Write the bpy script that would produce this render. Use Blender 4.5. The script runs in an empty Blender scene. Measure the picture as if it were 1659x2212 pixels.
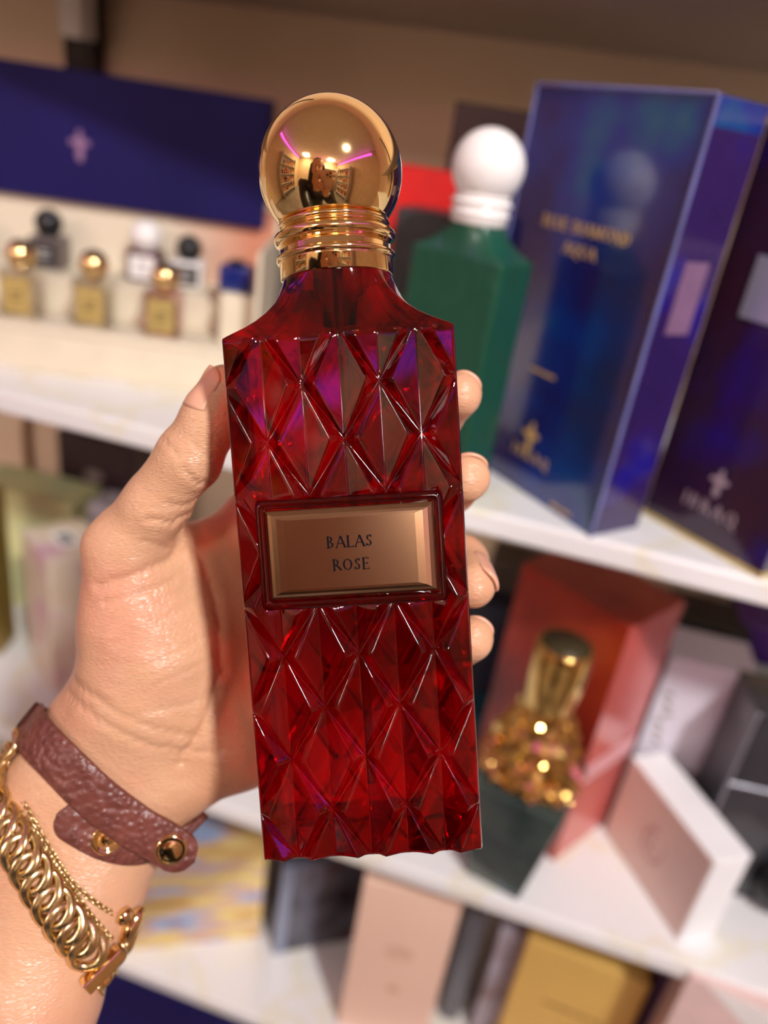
import bpy, bmesh, math, random
import numpy as np
from mathutils import Vector, Matrix

# ------------------------------------------------------------------ camera
F, CX, CY = 1671.0, 829.5, 1106.0          # focal length in pixels of the 1659x2212 frame
EYE = np.array([0.0, 0.0, 1.45])
PITCH, YAW, ROLL = [math.radians(a) for a in (26.1, 12.3, 8.8)]
_f = np.array([-math.sin(YAW) * math.cos(PITCH), math.cos(YAW) * math.cos(PITCH), -math.sin(PITCH)])
_r = np.array([math.cos(YAW), math.sin(YAW), 0.0])
_u = np.cross(_r, _f)
CAMX = _r * math.cos(ROLL) + _u * math.sin(ROLL)
CAMY = -_r * math.sin(ROLL) + _u * math.cos(ROLL)
CAMZ = -_f
RC = np.array([CAMX, CAMY, CAMZ]).T         # columns: camera axes in the world
scene = bpy.context.scene
COL = scene.collection
cam_data = bpy.data.cameras.new('camera')
cam = bpy.data.objects.new('camera', cam_data)
COL.objects.link(cam)
M4 = np.eye(4); M4[:3, :3] = RC; M4[:3, 3] = EYE
CAM_M = Matrix(M4.tolist())
cam.matrix_world = CAM_M
cam_data.sensor_fit = 'VERTICAL'
cam_data.sensor_height = 36.0
cam_data.sensor_width = 27.0
cam_data.lens = F / 2212 * 36.0
cam_data.clip_start = 0.005
cam_data.dof.use_dof = True
cam_data.dof.focus_distance = 0.187
cam_data.dof.aperture_fstop = 5.8
scene.camera = cam
vs = scene.view_settings
vs.view_transform = 'Standard'
vs.look = 'None'
vs.gamma = 1.0
vs.use_curve_mapping = False
vs.exposure = 0.0
scene.cycles.max_bounces = 10
scene.cycles.transparent_max_bounces = 16
scene.cycles.transmission_bounces = 8
scene.cycles.sample_clamp_indirect = 6.0

# ------------------------------------------------------------------ world and lamps
world = bpy.data.worlds.new('world')
scene.world = world
world.use_nodes = True
world.node_tree.nodes['Background'].inputs[0].default_value = (0.9, 0.85, 0.8, 1)
world.node_tree.nodes['Background'].inputs[1].default_value = 0.3
KEY_DIR = RC @ np.array([.4200, .2800, .8633])
KEY_POS = np.array([0, .19, 1.42]) + KEY_DIR * 1.75
KEY_W = 158.0
kl = bpy.data.lights.new('spotlight_beam', 'SPOT')
kl.energy = KEY_W
kl.color = (1.0, 0.985, 0.965)
kl.spot_size = math.radians(62)
kl.spot_blend = 0.5
kl.shadow_soft_size = 0.08
key = bpy.data.objects.new('spotlight_beam', kl)
COL.objects.link(key)
key.location = KEY_POS
key.rotation_euler = Vector((-KEY_DIR).tolist()).to_track_quat('-Z', 'Y').to_euler()
FILL_PANELS = [(-1.3, -2.7, 40.0), (0.9, -2.8, 34.0)]     # fill light panels added on the ceiling (x, y, watts)
for px_, py_, w_ in FILL_PANELS:
    al = bpy.data.lights.new('fill_panel_glow', 'AREA')
    al.shape = 'RECTANGLE'; al.size = .55; al.size_y = .55; al.energy = w_; al.color = (1, .95, .90)
    ao = bpy.data.objects.new('fill_panel_glow', al); COL.objects.link(ao)
    ao.location = (px_, py_, 2.70)

# ------------------------------------------------------------------ helpers: rays and pixels
def ray(x, y):
    return RC @ np.array([(x - CX) / F, -(y - CY) / F, -1.0])
def onz(x, y, z):                            # pixel -> point on the horizontal plane z (relative to the eye)
    r = ray(x, y); return r * z / r[2]
def ony(x, y, Y):
    r = ray(x, y); return r * Y / r[1]
def hgt(P, x, y):                            # height of the vertical line over P at the pixel
    r = ray(x, y)
    a = np.array([r[0], r[1]]); t = a @ P[:2] / (a @ a)
    return r[2] * t - P[2]
def U(x, y, d):                              # pixel + depth in mm -> camera space mm
    return np.array([(x - CX) / F * d, -(y - CY) / F * d, -d])
def cam2world(P):                            # camera space mm -> world m
    return np.asarray(P) * .001 @ RC.T + EYE

# ------------------------------------------------------------------ helpers: materials
def lin(c):
    c = np.array(c, float) / 255.0
    return tuple(np.where(c <= .04045, c / 12.92, ((c + .055) / 1.055) ** 2.4))
def S(n, k, v):
    if k in n.inputs: n.inputs[k].default_value = v
def mat(name, col, rough=.5, metal=0.0, var=.12, scale=60.0, bump=0.0, bscale=300.0, coat=0.0, spec=.5,
        ramp=None, sss=0.0, trans=0.0, ior=1.45, rvar=0.0, dist=.001, coord='Object', detail=4.0, emit=None, stretch=None):
    m = bpy.data.materials.new(name); m.use_nodes = True
    nt = m.node_tree; N = nt.nodes; L = nt.links
    b = N['Principled BSDF']
    S(b, 'Roughness', rough); S(b, 'Metallic', metal); S(b, 'Coat Weight', coat); S(b, 'Coat Roughness', .06)
    S(b, 'Specular IOR Level', spec); S(b, 'Transmission Weight', trans); S(b, 'IOR', ior)
    tc = N.new('ShaderNodeTexCoord')
    no = N.new('ShaderNodeTexNoise'); no.inputs['Scale'].default_value = scale; no.inputs['Detail'].default_value = detail
    if stretch:
        mp = N.new('ShaderNodeMapping'); mp.inputs['Rotation'].default_value = stretch[1]; mp.inputs['Scale'].default_value = stretch[0]
        L.new(tc.outputs[coord], mp.inputs[0]); L.new(mp.outputs[0], no.inputs['Vector'])
    else: L.new(tc.outputs[coord], no.inputs['Vector'])
    rp = N.new('ShaderNodeValToRGB')
    L.new(no.outputs['Fac'], rp.inputs['Fac'])
    if ramp:
        el = rp.color_ramp.elements
        while len(el) < len(ramp): el.new(.5)
        for e, (p, c) in zip(el, ramp): e.position = p; e.color = (*c, 1)
    else:
        c = np.array(col)
        rp.color_ramp.elements[0].position = .3; rp.color_ramp.elements[0].color = (*np.clip(c * (1 - var), 0, 1), 1)
        rp.color_ramp.elements[1].position = .7; rp.color_ramp.elements[1].color = (*np.clip(c * (1 + var), 0, 1), 1)
    L.new(rp.outputs[0], b.inputs['Base Color'])
    if bump:
        n2 = N.new('ShaderNodeTexNoise'); n2.inputs['Scale'].default_value = bscale; n2.inputs['Detail'].default_value = 4
        L.new(tc.outputs[coord], n2.inputs['Vector'])
        bp = N.new('ShaderNodeBump'); bp.inputs['Strength'].default_value = bump; bp.inputs['Distance'].default_value = dist
        L.new(n2.outputs['Fac'], bp.inputs['Height']); L.new(bp.outputs[0], b.inputs['Normal'])
    if rvar:
        n3 = N.new('ShaderNodeTexNoise'); n3.inputs['Scale'].default_value = scale * 4
        L.new(tc.outputs[coord], n3.inputs['Vector'])
        mr = N.new('ShaderNodeMapRange'); mr.inputs['To Min'].default_value = max(0, rough - rvar); mr.inputs['To Max'].default_value = rough + rvar
        L.new(n3.outputs['Fac'], mr.inputs[0]); L.new(mr.outputs[0], b.inputs['Roughness'])
    if sss:
        S(b, 'Subsurface Weight', sss); S(b, 'Subsurface Radius', (1.0, .35, .18)); S(b, 'Subsurface Scale', .0022)
    if emit:
        S(b, 'Emission Color', (*emit[0], 1)); S(b, 'Emission Strength', emit[1])
    return m

def glass(name, col, straight=.6, ior=1.47, rough=.0, tint=(1, 1, 1)):
    """coloured glass: a clear-cut reflection over bent and straight transmitted light"""
    m = bpy.data.materials.new(name); m.use_nodes = True
    nt = m.node_tree; N = nt.nodes; L = nt.links
    N.remove(N['Principled BSDF'])
    out = N['Material Output']
    fr = N.new('ShaderNodeFresnel'); fr.inputs['IOR'].default_value = ior
    rf = N.new('ShaderNodeBsdfRefraction'); rf.inputs['IOR'].default_value = ior; rf.inputs['Roughness'].default_value = rough
    tr = N.new('ShaderNodeBsdfTransparent')
    tc = N.new('ShaderNodeTexCoord'); no = N.new('ShaderNodeTexNoise'); no.inputs['Scale'].default_value = 30
    L.new(tc.outputs['Object'], no.inputs['Vector'])
    rp = N.new('ShaderNodeValToRGB')
    c = np.array(col)
    rp.color_ramp.elements[0].color = (*np.clip(c * .92, 0, 1), 1); rp.color_ramp.elements[1].color = (*np.clip(c * 1.08, 0, 1), 1)
    L.new(no.outputs['Fac'], rp.inputs[0]); L.new(rp.outputs[0], rf.inputs['Color']); L.new(rp.outputs[0], tr.inputs['Color'])
    gl = N.new('ShaderNodeBsdfGlossy'); gl.inputs['Roughness'].default_value = .03; gl.inputs['Color'].default_value = (*tint, 1)
    m1 = N.new('ShaderNodeMixShader'); m1.inputs[0].default_value = straight
    L.new(rf.outputs[0], m1.inputs[1]); L.new(tr.outputs[0], m1.inputs[2])
    m2 = N.new('ShaderNodeMixShader')
    L.new(fr.outputs[0], m2.inputs[0]); L.new(m1.outputs[0], m2.inputs[1]); L.new(gl.outputs[0], m2.inputs[2])
    L.new(m2.outputs[0], out.inputs['Surface'])
    return m

GOLD = mat('polished_gold', (.88, .64, .30), .07, 1.0, .06, 40)
GOLD_W = mat('brushed_gold', (.74, .52, .22), .22, 1.0, .15, 900, bump=.25, bscale=1500, dist=.0002)
GOLD_P = mat('gold_foil', (.56, .42, .15), .35, .35, .15, 200)
WHITE = mat('white_gloss', (.86, .83, .80), .3, var=.03)
BLACK = mat('black_gloss', (.012, .012, .014), .22, var=.2)
CHAR = mat('charcoal_card', (.03, .03, .035), .4, var=.2)
INK = mat('black_ink', (.008, .006, .008), .8, var=.1, spec=.05)
GOLDINK = mat('gold_ink', (.66, .42, .16), .45, .2, .2, 400)
SILVERINK = mat('pale_ink', (.50, .38, .42), .4, .4, .2, 400)

# ------------------------------------------------------------------ helpers: meshes
def new(name, me, m, parent=None, mw=None):
    o = bpy.data.objects.new(name, me); COL.objects.link(o)
    if m is not None:
        o.data.materials.clear(); o.data.materials.append(m)
    if parent is not None: o.parent = parent
    if mw is not None:
        if parent is not None: o.matrix_local = mw
        else: o.matrix_world = mw
    return o
def pmesh(name, V, Fc, smooth=False):
    me = bpy.data.meshes.new(name)
    me.from_pydata([tuple(map(float, v)) for v in V], [], [tuple(map(int, f)) for f in Fc]); me.update()
    if smooth: me.polygons.foreach_set('use_smooth', [True] * len(me.polygons))
    return me
def bm_mesh(name, bm, smooth=False):
    bmesh.ops.recalc_face_normals(bm, faces=bm.faces)
    me = bpy.data.meshes.new(name); bm.to_mesh(me); bm.free()
    if smooth: me.polygons.foreach_set('use_smooth', [True] * len(me.polygons))
    return me
def empty(name, mw=None):
    o = bpy.data.objects.new(name, None); COL.objects.link(o); o.empty_display_size = .01
    if mw is not None: o.matrix_world = mw
    return o
def tag(o, label, cat, group=None):
    o['label'] = label; o['category'] = cat
    if group: o['group'] = group
    return o
def structure(o): o['kind'] = 'structure'; return o
def box_me(name, x0, x1, y0, y1, z0, z1, bev=0.0, seg=2, taper=None):
    bm = bmesh.new()
    c = [(x, y, z) for z in (z0, z1) for y in (y0, y1) for x in (x0, x1)]
    v = [bm.verts.new(p) for p in c]
    for f in ((0, 2, 3, 1), (4, 5, 7, 6), (0, 1, 5, 4), (2, 6, 7, 3), (0, 4, 6, 2), (1, 3, 7, 5)): bm.faces.new([v[i] for i in f])
    if taper:
        cx, cy = (x0 + x1) / 2, (y0 + y1) / 2
        for q in v:
            if q.co.z > (z0 + z1) / 2: q.co.x = cx + (q.co.x - cx) * taper; q.co.y = cy + (q.co.y - cy) * taper
    if bev: bmesh.ops.bevel(bm, geom=list(bm.edges), offset=bev, segments=seg, affect='EDGES', profile=.5)
    return bm_mesh(name, bm, bev > 0 and seg > 2)
def lathe_me(name, prof, n=48, smooth=True):
    V, Fc = [], []
    for r, y in prof:
        for k in range(n):
            a = 2 * math.pi * k / n; V.append((r * math.cos(a), y, r * math.sin(a)))
    for i in range(len(prof) - 1):
        for k in range(n):
            Fc.append((i * n + k, (i + 1) * n + k, (i + 1) * n + (k + 1) % n, i * n + (k + 1) % n))
    if prof[0][0] > 1e-6: Fc.append(tuple(range(n)))
    if prof[-1][0] > 1e-6: Fc.append(tuple(reversed([(len(prof) - 1) * n + k for k in range(n)])))
    bm = bmesh.new(); me = pmesh(name, V, Fc); bm.from_mesh(me); bpy.data.meshes.remove(me)
    bmesh.ops.remove_doubles(bm, verts=bm.verts, dist=1e-7)
    return bm_mesh(name, bm, smooth)
def zup(prof_me):                           # lathe axis y -> z
    prof_me.transform(Matrix.Rotation(math.pi / 2, 4, 'X')); return prof_me
def spline(P, n):                           # Catmull-Rom resampled to equal steps
    P = np.array(P, float); Q = np.vstack([2 * P[0] - P[1], P, 2 * P[-1] - P[-2]]); out = []
    for i in range(1, len(Q) - 2):
        for t in np.linspace(0, 1, 24, endpoint=False):
            a, b, c, d = Q[i - 1], Q[i], Q[i + 1], Q[i + 2]
            out.append(.5 * (2 * b + (c - a) * t + (2 * a - 5 * b + 4 * c - d) * t * t + (3 * b - a - 3 * c + d) * t ** 3))
    out.append(P[-1]); out = np.array(out)
    s = np.r_[0, np.cumsum(np.linalg.norm(np.diff(out, axis=0), axis=1))]
    tt = np.linspace(0, s[-1], n)
    return np.stack([np.interp(tt, s, out[:, k]) for k in range(out.shape[1])], 1), s[-1]
def tube_me(name, P, r, n=8):
    P = np.array(P, float); V, Fc = [], []
    ref = np.array([.3, .5, .8])
    for i, p in enumerate(P):
        t = P[min(i + 1, len(P) - 1)] - P[max(i - 1, 0)]; t /= np.linalg.norm(t)
        a = np.cross(t, ref); a /= np.linalg.norm(a); b = np.cross(t, a)
        rr = r if np.isscalar(r) else r[i]
        for k in range(n):
            w = 2 * math.pi * k / n; V.append(p + rr * (a * math.cos(w) + b * math.sin(w)))
    for i in range(len(P) - 1):
        for k in range(n): Fc.append((i * n + k, i * n + (k + 1) % n, (i + 1) * n + (k + 1) % n, (i + 1) * n + k))
    Fc.append(tuple(reversed(range(n)))); Fc.append(tuple((len(P) - 1) * n + k for k in range(n)))
    return pmesh(name, V, Fc, True)

# ------------------------------------------------------------------ lettering (serif capitals built from strokes)
T_, H_ = .165, .07                            # thick and thin stroke
def _arc(cx, cy, rx, ry, a0, a1): return ('a', cx, cy, rx, ry, a0, a1)
def _stem(x): return [('l', x, 0, x, 1, T_), ('l', x - .12, .02, x + .12, .02, H_), ('l', x - .12, .98, x + .12, .98, H_)]
GLYPH = {
 'A': (.86, [('l', .06, 0, .43, 1, H_ * 1.2), ('l', .43, 1, .80, 0, T_), ('l', .2, .36, .66, .36, H_), ('l', -.04, .02, .18, .02, H_), ('l', .66, .02, .92, .02, H_)]),
 'B': (.70, _stem(.14) + [_arc(.26, .755, .27, .225, -90, 90), _arc(.26, .28, .33, .26, -90, 90), ('l', .14, .98, .27, .98, H_), ('l', .14, .53, .27, .53, H_), ('l', .14, .02, .27, .02, H_)]),
 'D': (.84, _stem(.14) + [_arc(.28, .5, .46, .48, -90, 90), ('l', .14, .98, .3, .98, H_), ('l', .14, .02, .3, .02, H_)]),
 'E': (.64, _stem(.14) + [('l', .14, .98, .56, .98, H_), ('l', .14, .52, .46, .52, H_), ('l', .14, .02, .60, .02, H_), ('l', .55, 1, .55, .86, H_), ('l', .59, 0, .59, .15, H_), ('l', .46, .60, .46, .43, H_)]),
 'I': (.36, _stem(.16)),
 'L': (.62, _stem(.14) + [('l', .14, .02, .57, .02, H_), ('l', .56, 0, .58, .18, H_)]),
 'M': (1.05, [('l', .12, 0, .12, 1, H_), ('l', .12, 1, .5, .1, T_), ('l', .5, .1, .88, 1, H_), ('l', .88, 0, .88, 1, T_), ('l', 0, .02, .24, .02, H_), ('l', .76, .02, 1.0, .02, H_)]),
 'N': (.88, [('l', .12, 0, .12, 1, H_), ('l', .12, 1, .76, 0, T_), ('l', .76, 0, .76, 1, H_), ('l', 0, .02, .24, .02, H_), ('l', .66, .98, .88, .98, H_)]),
 'O': (.94, [_arc(.46, .5, .40, .48, 0, 360)]),
 'Q': (.98, [_arc(.46, .5, .40, .48, 0, 360), ('l', .5, .1, .95, -.2, T_ * .8)]),
 'R': (.76, _stem(.14) + [_arc(.26, .735, .29, .245, -90, 90), ('l', .14, .98, .27, .98, H_), ('l', .14, .49, .3, .49, H_), ('l', .34, .49, .74, .02, T_)]),
 'S': (.60, [_arc(.29, .74, .20, .235, 20, 270), _arc(.28, .27, .23, .25, -160, 90), ('l', .47, .98, .49, .76, H_), ('l', .06, .02, .04, .26, H_)]),
 'U': (.84, [('l', .14, .35, .14, 1, T_), ('l', .68, .35, .68, 1, H_), _arc(.41, .35, .27, .33, 180, 360), ('l', .02, .98, .26, .98, H_), ('l', .58, .98, .78, .98, H_)]),
}
def text_me(name, txt, h, thick, gap=.10):
    """centred text in the xy plane, extruded along +z"""
    polys = []; x = 0
    for ch in txt:
        if ch == ' ': x += .5; continue
        w, st = GLYPH[ch]
        for s in st:
            if s[0] == 'l':
                _, x0, y0, x1, y1, t = s
                d = np.array([x1 - x0, y1 - y0]); L = np.linalg.norm(d); nn = np.array([-d[1], d[0]]) / L * t / 2
                if abs(d[1]) > .5 and abs(d[0]) > .1: nn = np.array([-t / 2 * 1.1, 0])
                polys.append([(x0 + x + nn[0], y0 + nn[1]), (x1 + x + nn[0], y1 + nn[1]), (x1 + x - nn[0], y1 - nn[1]), (x0 + x - nn[0], y0 - nn[1])])
            else:
                _, cx, cy, rx, ry, a0, a1 = s
                k = max(6, int(abs(a1 - a0) / 15)); pts = []
                for i in range(k + 1):
                    a = math.radians(a0 + (a1 - a0) * i / k); t = H_ + (T_ - H_) * abs(math.cos(a)) ** 1.3
                    pts.append(((cx + x + rx * math.cos(a), cy + ry * math.sin(a)), (cx + x + (rx - t) * math.cos(a), cy + (ry - t * .9) * math.sin(a))))
                for p, q in zip(pts[:-1], pts[1:]): polys.append([p[0], q[0], q[1], p[1]])
        x += w + gap
    tot = x - gap; V, Fc = [], []
    for p in polys:
        ar = sum(p[i][0] * p[(i + 1) % 4][1] - p[(i + 1) % 4][0] * p[i][1] for i in range(4))
        if ar < 0: p = p[::-1]
        b = len(V)
        for z in (0, thick): V += [((q[0] - tot / 2) * h, q[1] * h, z) for q in p]
        Fc.append((b + 4, b + 5, b + 6, b + 7))
        for i in range(4): Fc.append((b + i, b + (i + 1) % 4, b + 4 + (i + 1) % 4, b + 4 + i))
    return pmesh(name, V, Fc)
def flat_me(name, pts, thick):                # a flat outline with a thickness, xy plane
    n = len(pts)
    V = [(x, y, 0) for x, y in pts] + [(x, y, thick) for x, y in pts]
    Fc = [tuple(range(n, 2 * n)), tuple(reversed(range(n)))] + [(i, (i + 1) % n, n + (i + 1) % n, n + i) for i in range(n)]
    return pmesh(name, V, Fc)
def emblem_me(name, s, thick):                # four-pointed blossom on a short stem
    pts = []
    for k in range(32):
        a = 2 * math.pi * k / 32 + math.pi / 2
        r = .42 + .58 * abs(math.cos(2 * (a - math.pi / 2))) ** 3
        if math.sin(a) < -.9: r *= 1.5
        pts.append((r * math.cos(a) * s * .9, r * math.sin(a) * s))
    return flat_me(name, pts, thick)
def face_m(o, xv, yv):                        # matrix: local x -> xv, y -> yv, z -> out of the face
    xv = Vector(xv).normalized(); yv = Vector(yv).normalized(); zv = xv.cross(yv)
    m = Matrix((xv, yv, zv)).transposed().to_4x4(); m.translation = Vector(o); return m

# ------------------------------------------------------------------ the room
Z1, Z2, Z3, Z0 = -.179, -.465, -.704, .0735       # shelf tops (and the underside of the one above), relative to the eye
YF, YW, TH = .388, .69, .0145
X0, X1, YB, ZC = -2.3, 1.9, -3.4, 2.75
M_WALL = mat('beige_plaster', lin((222, 198, 168)), .85, var=.06, scale=6, bump=.1, bscale=80)
M_FLOOR = mat('grey_floor_tile', (.30, .27, .24), .35, var=.15, scale=3)
M_CEIL = mat('cream_ceiling', (.78, .73, .65), .8, var=.04, scale=4)
def wall(name, lo, hi, m):
    return structure(new(name, box_me(name, lo[0], hi[0], lo[1], hi[1], lo[2], hi[2]), m))
WY = YW
wall('wall_back', (X0 - .1, WY, 0), (X1 + .1, WY + .1, ZC), M_WALL)
wall('wall_front', (X0 - .1, YB - .1, 0), (X1 + .1, YB, ZC), M_WALL)
wall('wall_left', (X0 - .1, YB, 0), (X0, WY, ZC), M_WALL)
wall('wall_right', (X1, YB, 0), (X1 + .1, WY, ZC), M_WALL)
wall('ceiling', (X0 - .1, YB - .1, ZC), (X1 + .1, WY + .1, ZC + .1), M_CEIL)
wall('floor', (X0 - .1, YB - .1, -.1), (X1 + .1, WY + .1, 0), M_FLOOR)

# shelving: white boards with a marbled laminate, held by black slotted uprights
M_SHELF = mat('marbled_white_laminate', None, .28, scale=9, coat=.3, detail=6,
              ramp=[(0, (.80, .79, .78)), (.46, (.82, .81, .80)), (.50, (.80, .76, .62)), (.53, (.83, .82, .81)), (1, (.84, .83, .83))])
E3 = EYE[2]
TAUPE = mat('taupe_laminate', lin((136, 118, 108)), .35, var=.06, scale=7)
for z, y0, lab in ((Z0 + TH, .43, 'taupe shelf above the blue carton, seen from below'), (Z1, YF, 'white marbled upper shelf carrying the gift box and the blue carton'),
                   (Z2, YF, 'white marbled lower shelf carrying the red carton'), (Z3, YF, 'white marbled bottom shelf carrying the gold carton'), (Z3 - .26, YF, 'lowest white shelf carrying the navy case')):
    tag(new('shelf', box_me('shelf', -.95, .75, y0, YW - (.0235 if z < 0 else .0005), E3 + z - TH, E3 + z, .002, 2), M_SHELF if z < 0 else TAUPE), lab, 'shelf')
for k, px_ in enumerate((ony(198, 60, YW)[0], ony(198, 60, YW)[0] + .95)):
    up = empty('shelf_upright', Matrix.Translation((px_, YW, 0)))
    tag(up, ('black slotted shelf upright with a white clip above the gift box', 'black slotted shelf upright hidden behind the cartons at the right')[k], 'shelf upright')
    rail = new('rail', box_me('rail', -.014, .014, -.022, -.0005, .1, 2.0, .002, 2), BLACK, up)
    for q in range(24): new('slot', box_me('slot', -.003, .003, -.0226, -.021, E3 - .5 + q * .03, E3 - .485 + q * .03), CHAR, rail)
    if k == 0:
        cp0 = ony(172, 30, YW - .03); new('clip', box_me('clip', cp0[0] - px_ - .010, cp0[0] - px_ + .011, -.044, -.0225, E3 + cp0[2] - .018, E3 + .07, .002, 2), WHITE, up)

# ------------------------------------------------------------------ the perfume bottle shape (mm, axis = y, front = +z)
BW, BH, BD = 55.0, 128.5, 30.0
def body_me(name, cuts, pk=2.6):
    a, b, x1 = BW / 6, 13.0, 6.2
    bm = bmesh.new()
    tri = []
    for k in range(-1, 12):
        yc = 13 * k - .3
        for i in range(-4, 5):
            if (i + k) % 2 == 0: continue           # rhombus centres sit between the crossings of a row
            xc = i * a
            T, Bq = (xc, yc + b, 0), (xc, yc - b, 0)
            for s in (-1, 1):
                L1, L0 = (xc + s * x1, yc, pk), (xc + s * a, yc, 0)
                tri += [(T, L1, Bq), (T, L0, L1), (Bq, L1, L0)]
    vm = {}
    def gv(p):
        k = tuple(round(q, 3) for q in p)
        if k not in vm: vm[k] = bm.verts.new(p)
        return vm[k]
    for t in tri:
        try: bm.faces.new([gv(p) for p in t])
        except ValueError: pass
    for co, no in (((27, 0, 0), (1, 0, 0)), ((-27, 0, 0), (-1, 0, 0)), ((0, .6, 0), (0, -1, 0)), ((0, BH - .8, 0), (0, 1, 0))):
        bmesh.ops.bisect_plane(bm, geom=bm.verts[:] + bm.edges[:] + bm.faces[:], dist=1e-5, plane_co=co, plane_no=no, clear_outer=True)
    bmesh.ops.remove_doubles(bm, verts=bm.verts, dist=.02)
    bmesh.ops.triangulate(bm, faces=bm.faces[:])
    bmesh.ops.subdivide_edges(bm, edges=bm.edges[:], cuts=cuts, use_grid_fill=True)
    V = [v.co.copy() for v in bm.verts]; bm.verts.index_update()
    Fc = [[v.index for v in f.verts] for f in bm.faces]
    # ordered outline of the relief
    nxt = {}
    for e in bm.edges:
        if e.is_boundary:
            p, q = e.verts[0].index, e.verts[1].index
            nxt.setdefault(p, []).append(q); nxt.setdefault(q, []).append(p)
    st = next(iter(nxt)); loop = [st]; prev = None; cur = st
    while True:
        c = [q for q in nxt[cur] if q != prev]
        prev, cur = cur, c[0]
        if cur == st: break
        loop.append(cur)
    ar = sum(V[loop[i]].x * V[loop[(i + 1) % len(loop)]].y - V[loop[(i + 1) % len(loop)]].x * V[loop[i]].y for i in range(len(loop)))
    if ar < 0: loop.reverse()
    bm.free()
    n0 = len(V); n = len(loop)
    X = [Vector((v.x, v.y, v.z + BD / 2)) for v in V] + [Vector((v.x, v.y, -v.z - BD / 2)) for v in V]
    faces = []
    for f in Fc:
        p, q, r = X[f[0]], X[f[1]], X[f[2]]
        f2 = f if (q - p).cross(r - p).z > 0 else f[::-1]
        faces.append(f2); faces.append([i + n0 for i in f2[::-1]])
    def outset(v, z):
        sx = BW / 2 / 27.0; x = v.x * sx
        y = v.y
        if v.y < .61: y = 0
        if v.y > BH - .81: y = BH
        return Vector((x, y, z))
    rings = [loop]
    for z in [BD / 2 - .3] + list(np.linspace(BD / 2 - .9, -BD / 2 + .9, 8)) + [-BD / 2 + .3]:
        ins = .35 if abs(z) > BD / 2 - .5 else 0
        idx = []
        for i in loop:
            w = outset(V[i], z); w.x *= 1 - ins / 27
            idx.append(len(X)); X.append(w)
        rings.append(idx)
    rings.append([i + n0 for i in loop])
    top = [V[i].y > BH - .81 for i in loop]
    hole = {}
    for r0, r1 in zip(rings[:-1], rings[1:]):
        for i in range(n):
            j = (i + 1) % n
            if top[i] and top[j]:
                continue
            faces.append([r0[j], r0[i], r1[i], r1[j]])
    # loft from the open top to the round neck
    ti = [i for i in range(n) if top[i]]
    s = next(i for i in ti if not top[i - 1])
    front = []
    i = s
    while top[i % n]: front.append(i % n); i += 1
    ring = [rings[0][i] for i in front] + [r[front[-1]] for r in rings[1:-1]] + [rings[-1][i] for i in reversed(front)] + [r[front[0]] for r in reversed(rings[1:-1])]
    prev = ring; RN = 13.3
    ang = []
    for i in ring:
        p = X[i]; ang.append(math.atan2(p.z / (BD / 2) * .92, p.x / (BW / 2)))
    base = [X[i].copy() for i in ring]
    for sb, y in [(.0, BH + .1), (.05, BH + .6), (.15, BH + 1.4), (.3, BH + 2.6), (.45, BH + 4.1), (.6, BH + 6), (.73, BH + 8.2), (.84, BH + 10.6), (.92, BH + 13), (.97, BH + 15), (1, BH + 17)]:
        cur = []
        for k, i in enumerate(ring):
            c = Vector((RN * math.cos(ang[k]), y, RN * math.sin(ang[k])))
            p = base[k].copy(); p.z = max(-BD / 2, min(BD / 2, p.z)); w = p.lerp(c, sb); w.y = y
            cur.append(len(X)); X.append(w)
        m = len(ring)
        for k in range(m): faces.append([prev[k], prev[(k + 1) % m], cur[(k + 1) % m], cur[k]])
        prev = cur
    faces.append(prev)
    bm = bmesh.new(); vv = [bm.verts.new(p) for p in X]
    for f in faces:
        try: bm.faces.new([vv[i] for i in f])
        except ValueError: pass
    bmesh.ops.remove_doubles(bm, verts=bm.verts, dist=.004)
    # flat seat of the name plate, front only
    for v in bm.verts:
        if v.co.z > BD / 2 and abs(v.co.x) < 21.6 and 64.2 < v.co.y < 89.4: v.co.z = BD / 2
    soft = [v for v in bm.verts if not (abs(v.co.z) > BD / 2 - .01 and .8 < v.co.y < BH - 1 and abs(v.co.x) < 26 and abs(v.co.x / (BW / 6) - round(v.co.x / (BW / 6))) < .09)]
    def groove(v):
        if abs(v.co.z) < BD / 2 - .01 or not (.8 < v.co.y < BH - 1): return False
        p, q = v.co.x / (BW / 6) + (v.co.y + .3) / 13, v.co.x / (BW / 6) - (v.co.y + .3) / 13
        return min(abs(p - 2 * round(p / 2)), abs(q - 2 * round(q / 2))) < .13
    deep = [v for v in bm.verts if groove(v)]
    bmesh.ops.smooth_vert(bm, verts=soft, factor=.5, use_axis_x=True, use_axis_y=True, use_axis_z=True)
    for _ in range(5): bmesh.ops.smooth_vert(bm, verts=deep, factor=.5, use_axis_x=False, use_axis_y=False, use_axis_z=True)
    for v in bm.verts: v.co *= .001
    return bm_mesh(name, bm, True)
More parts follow.
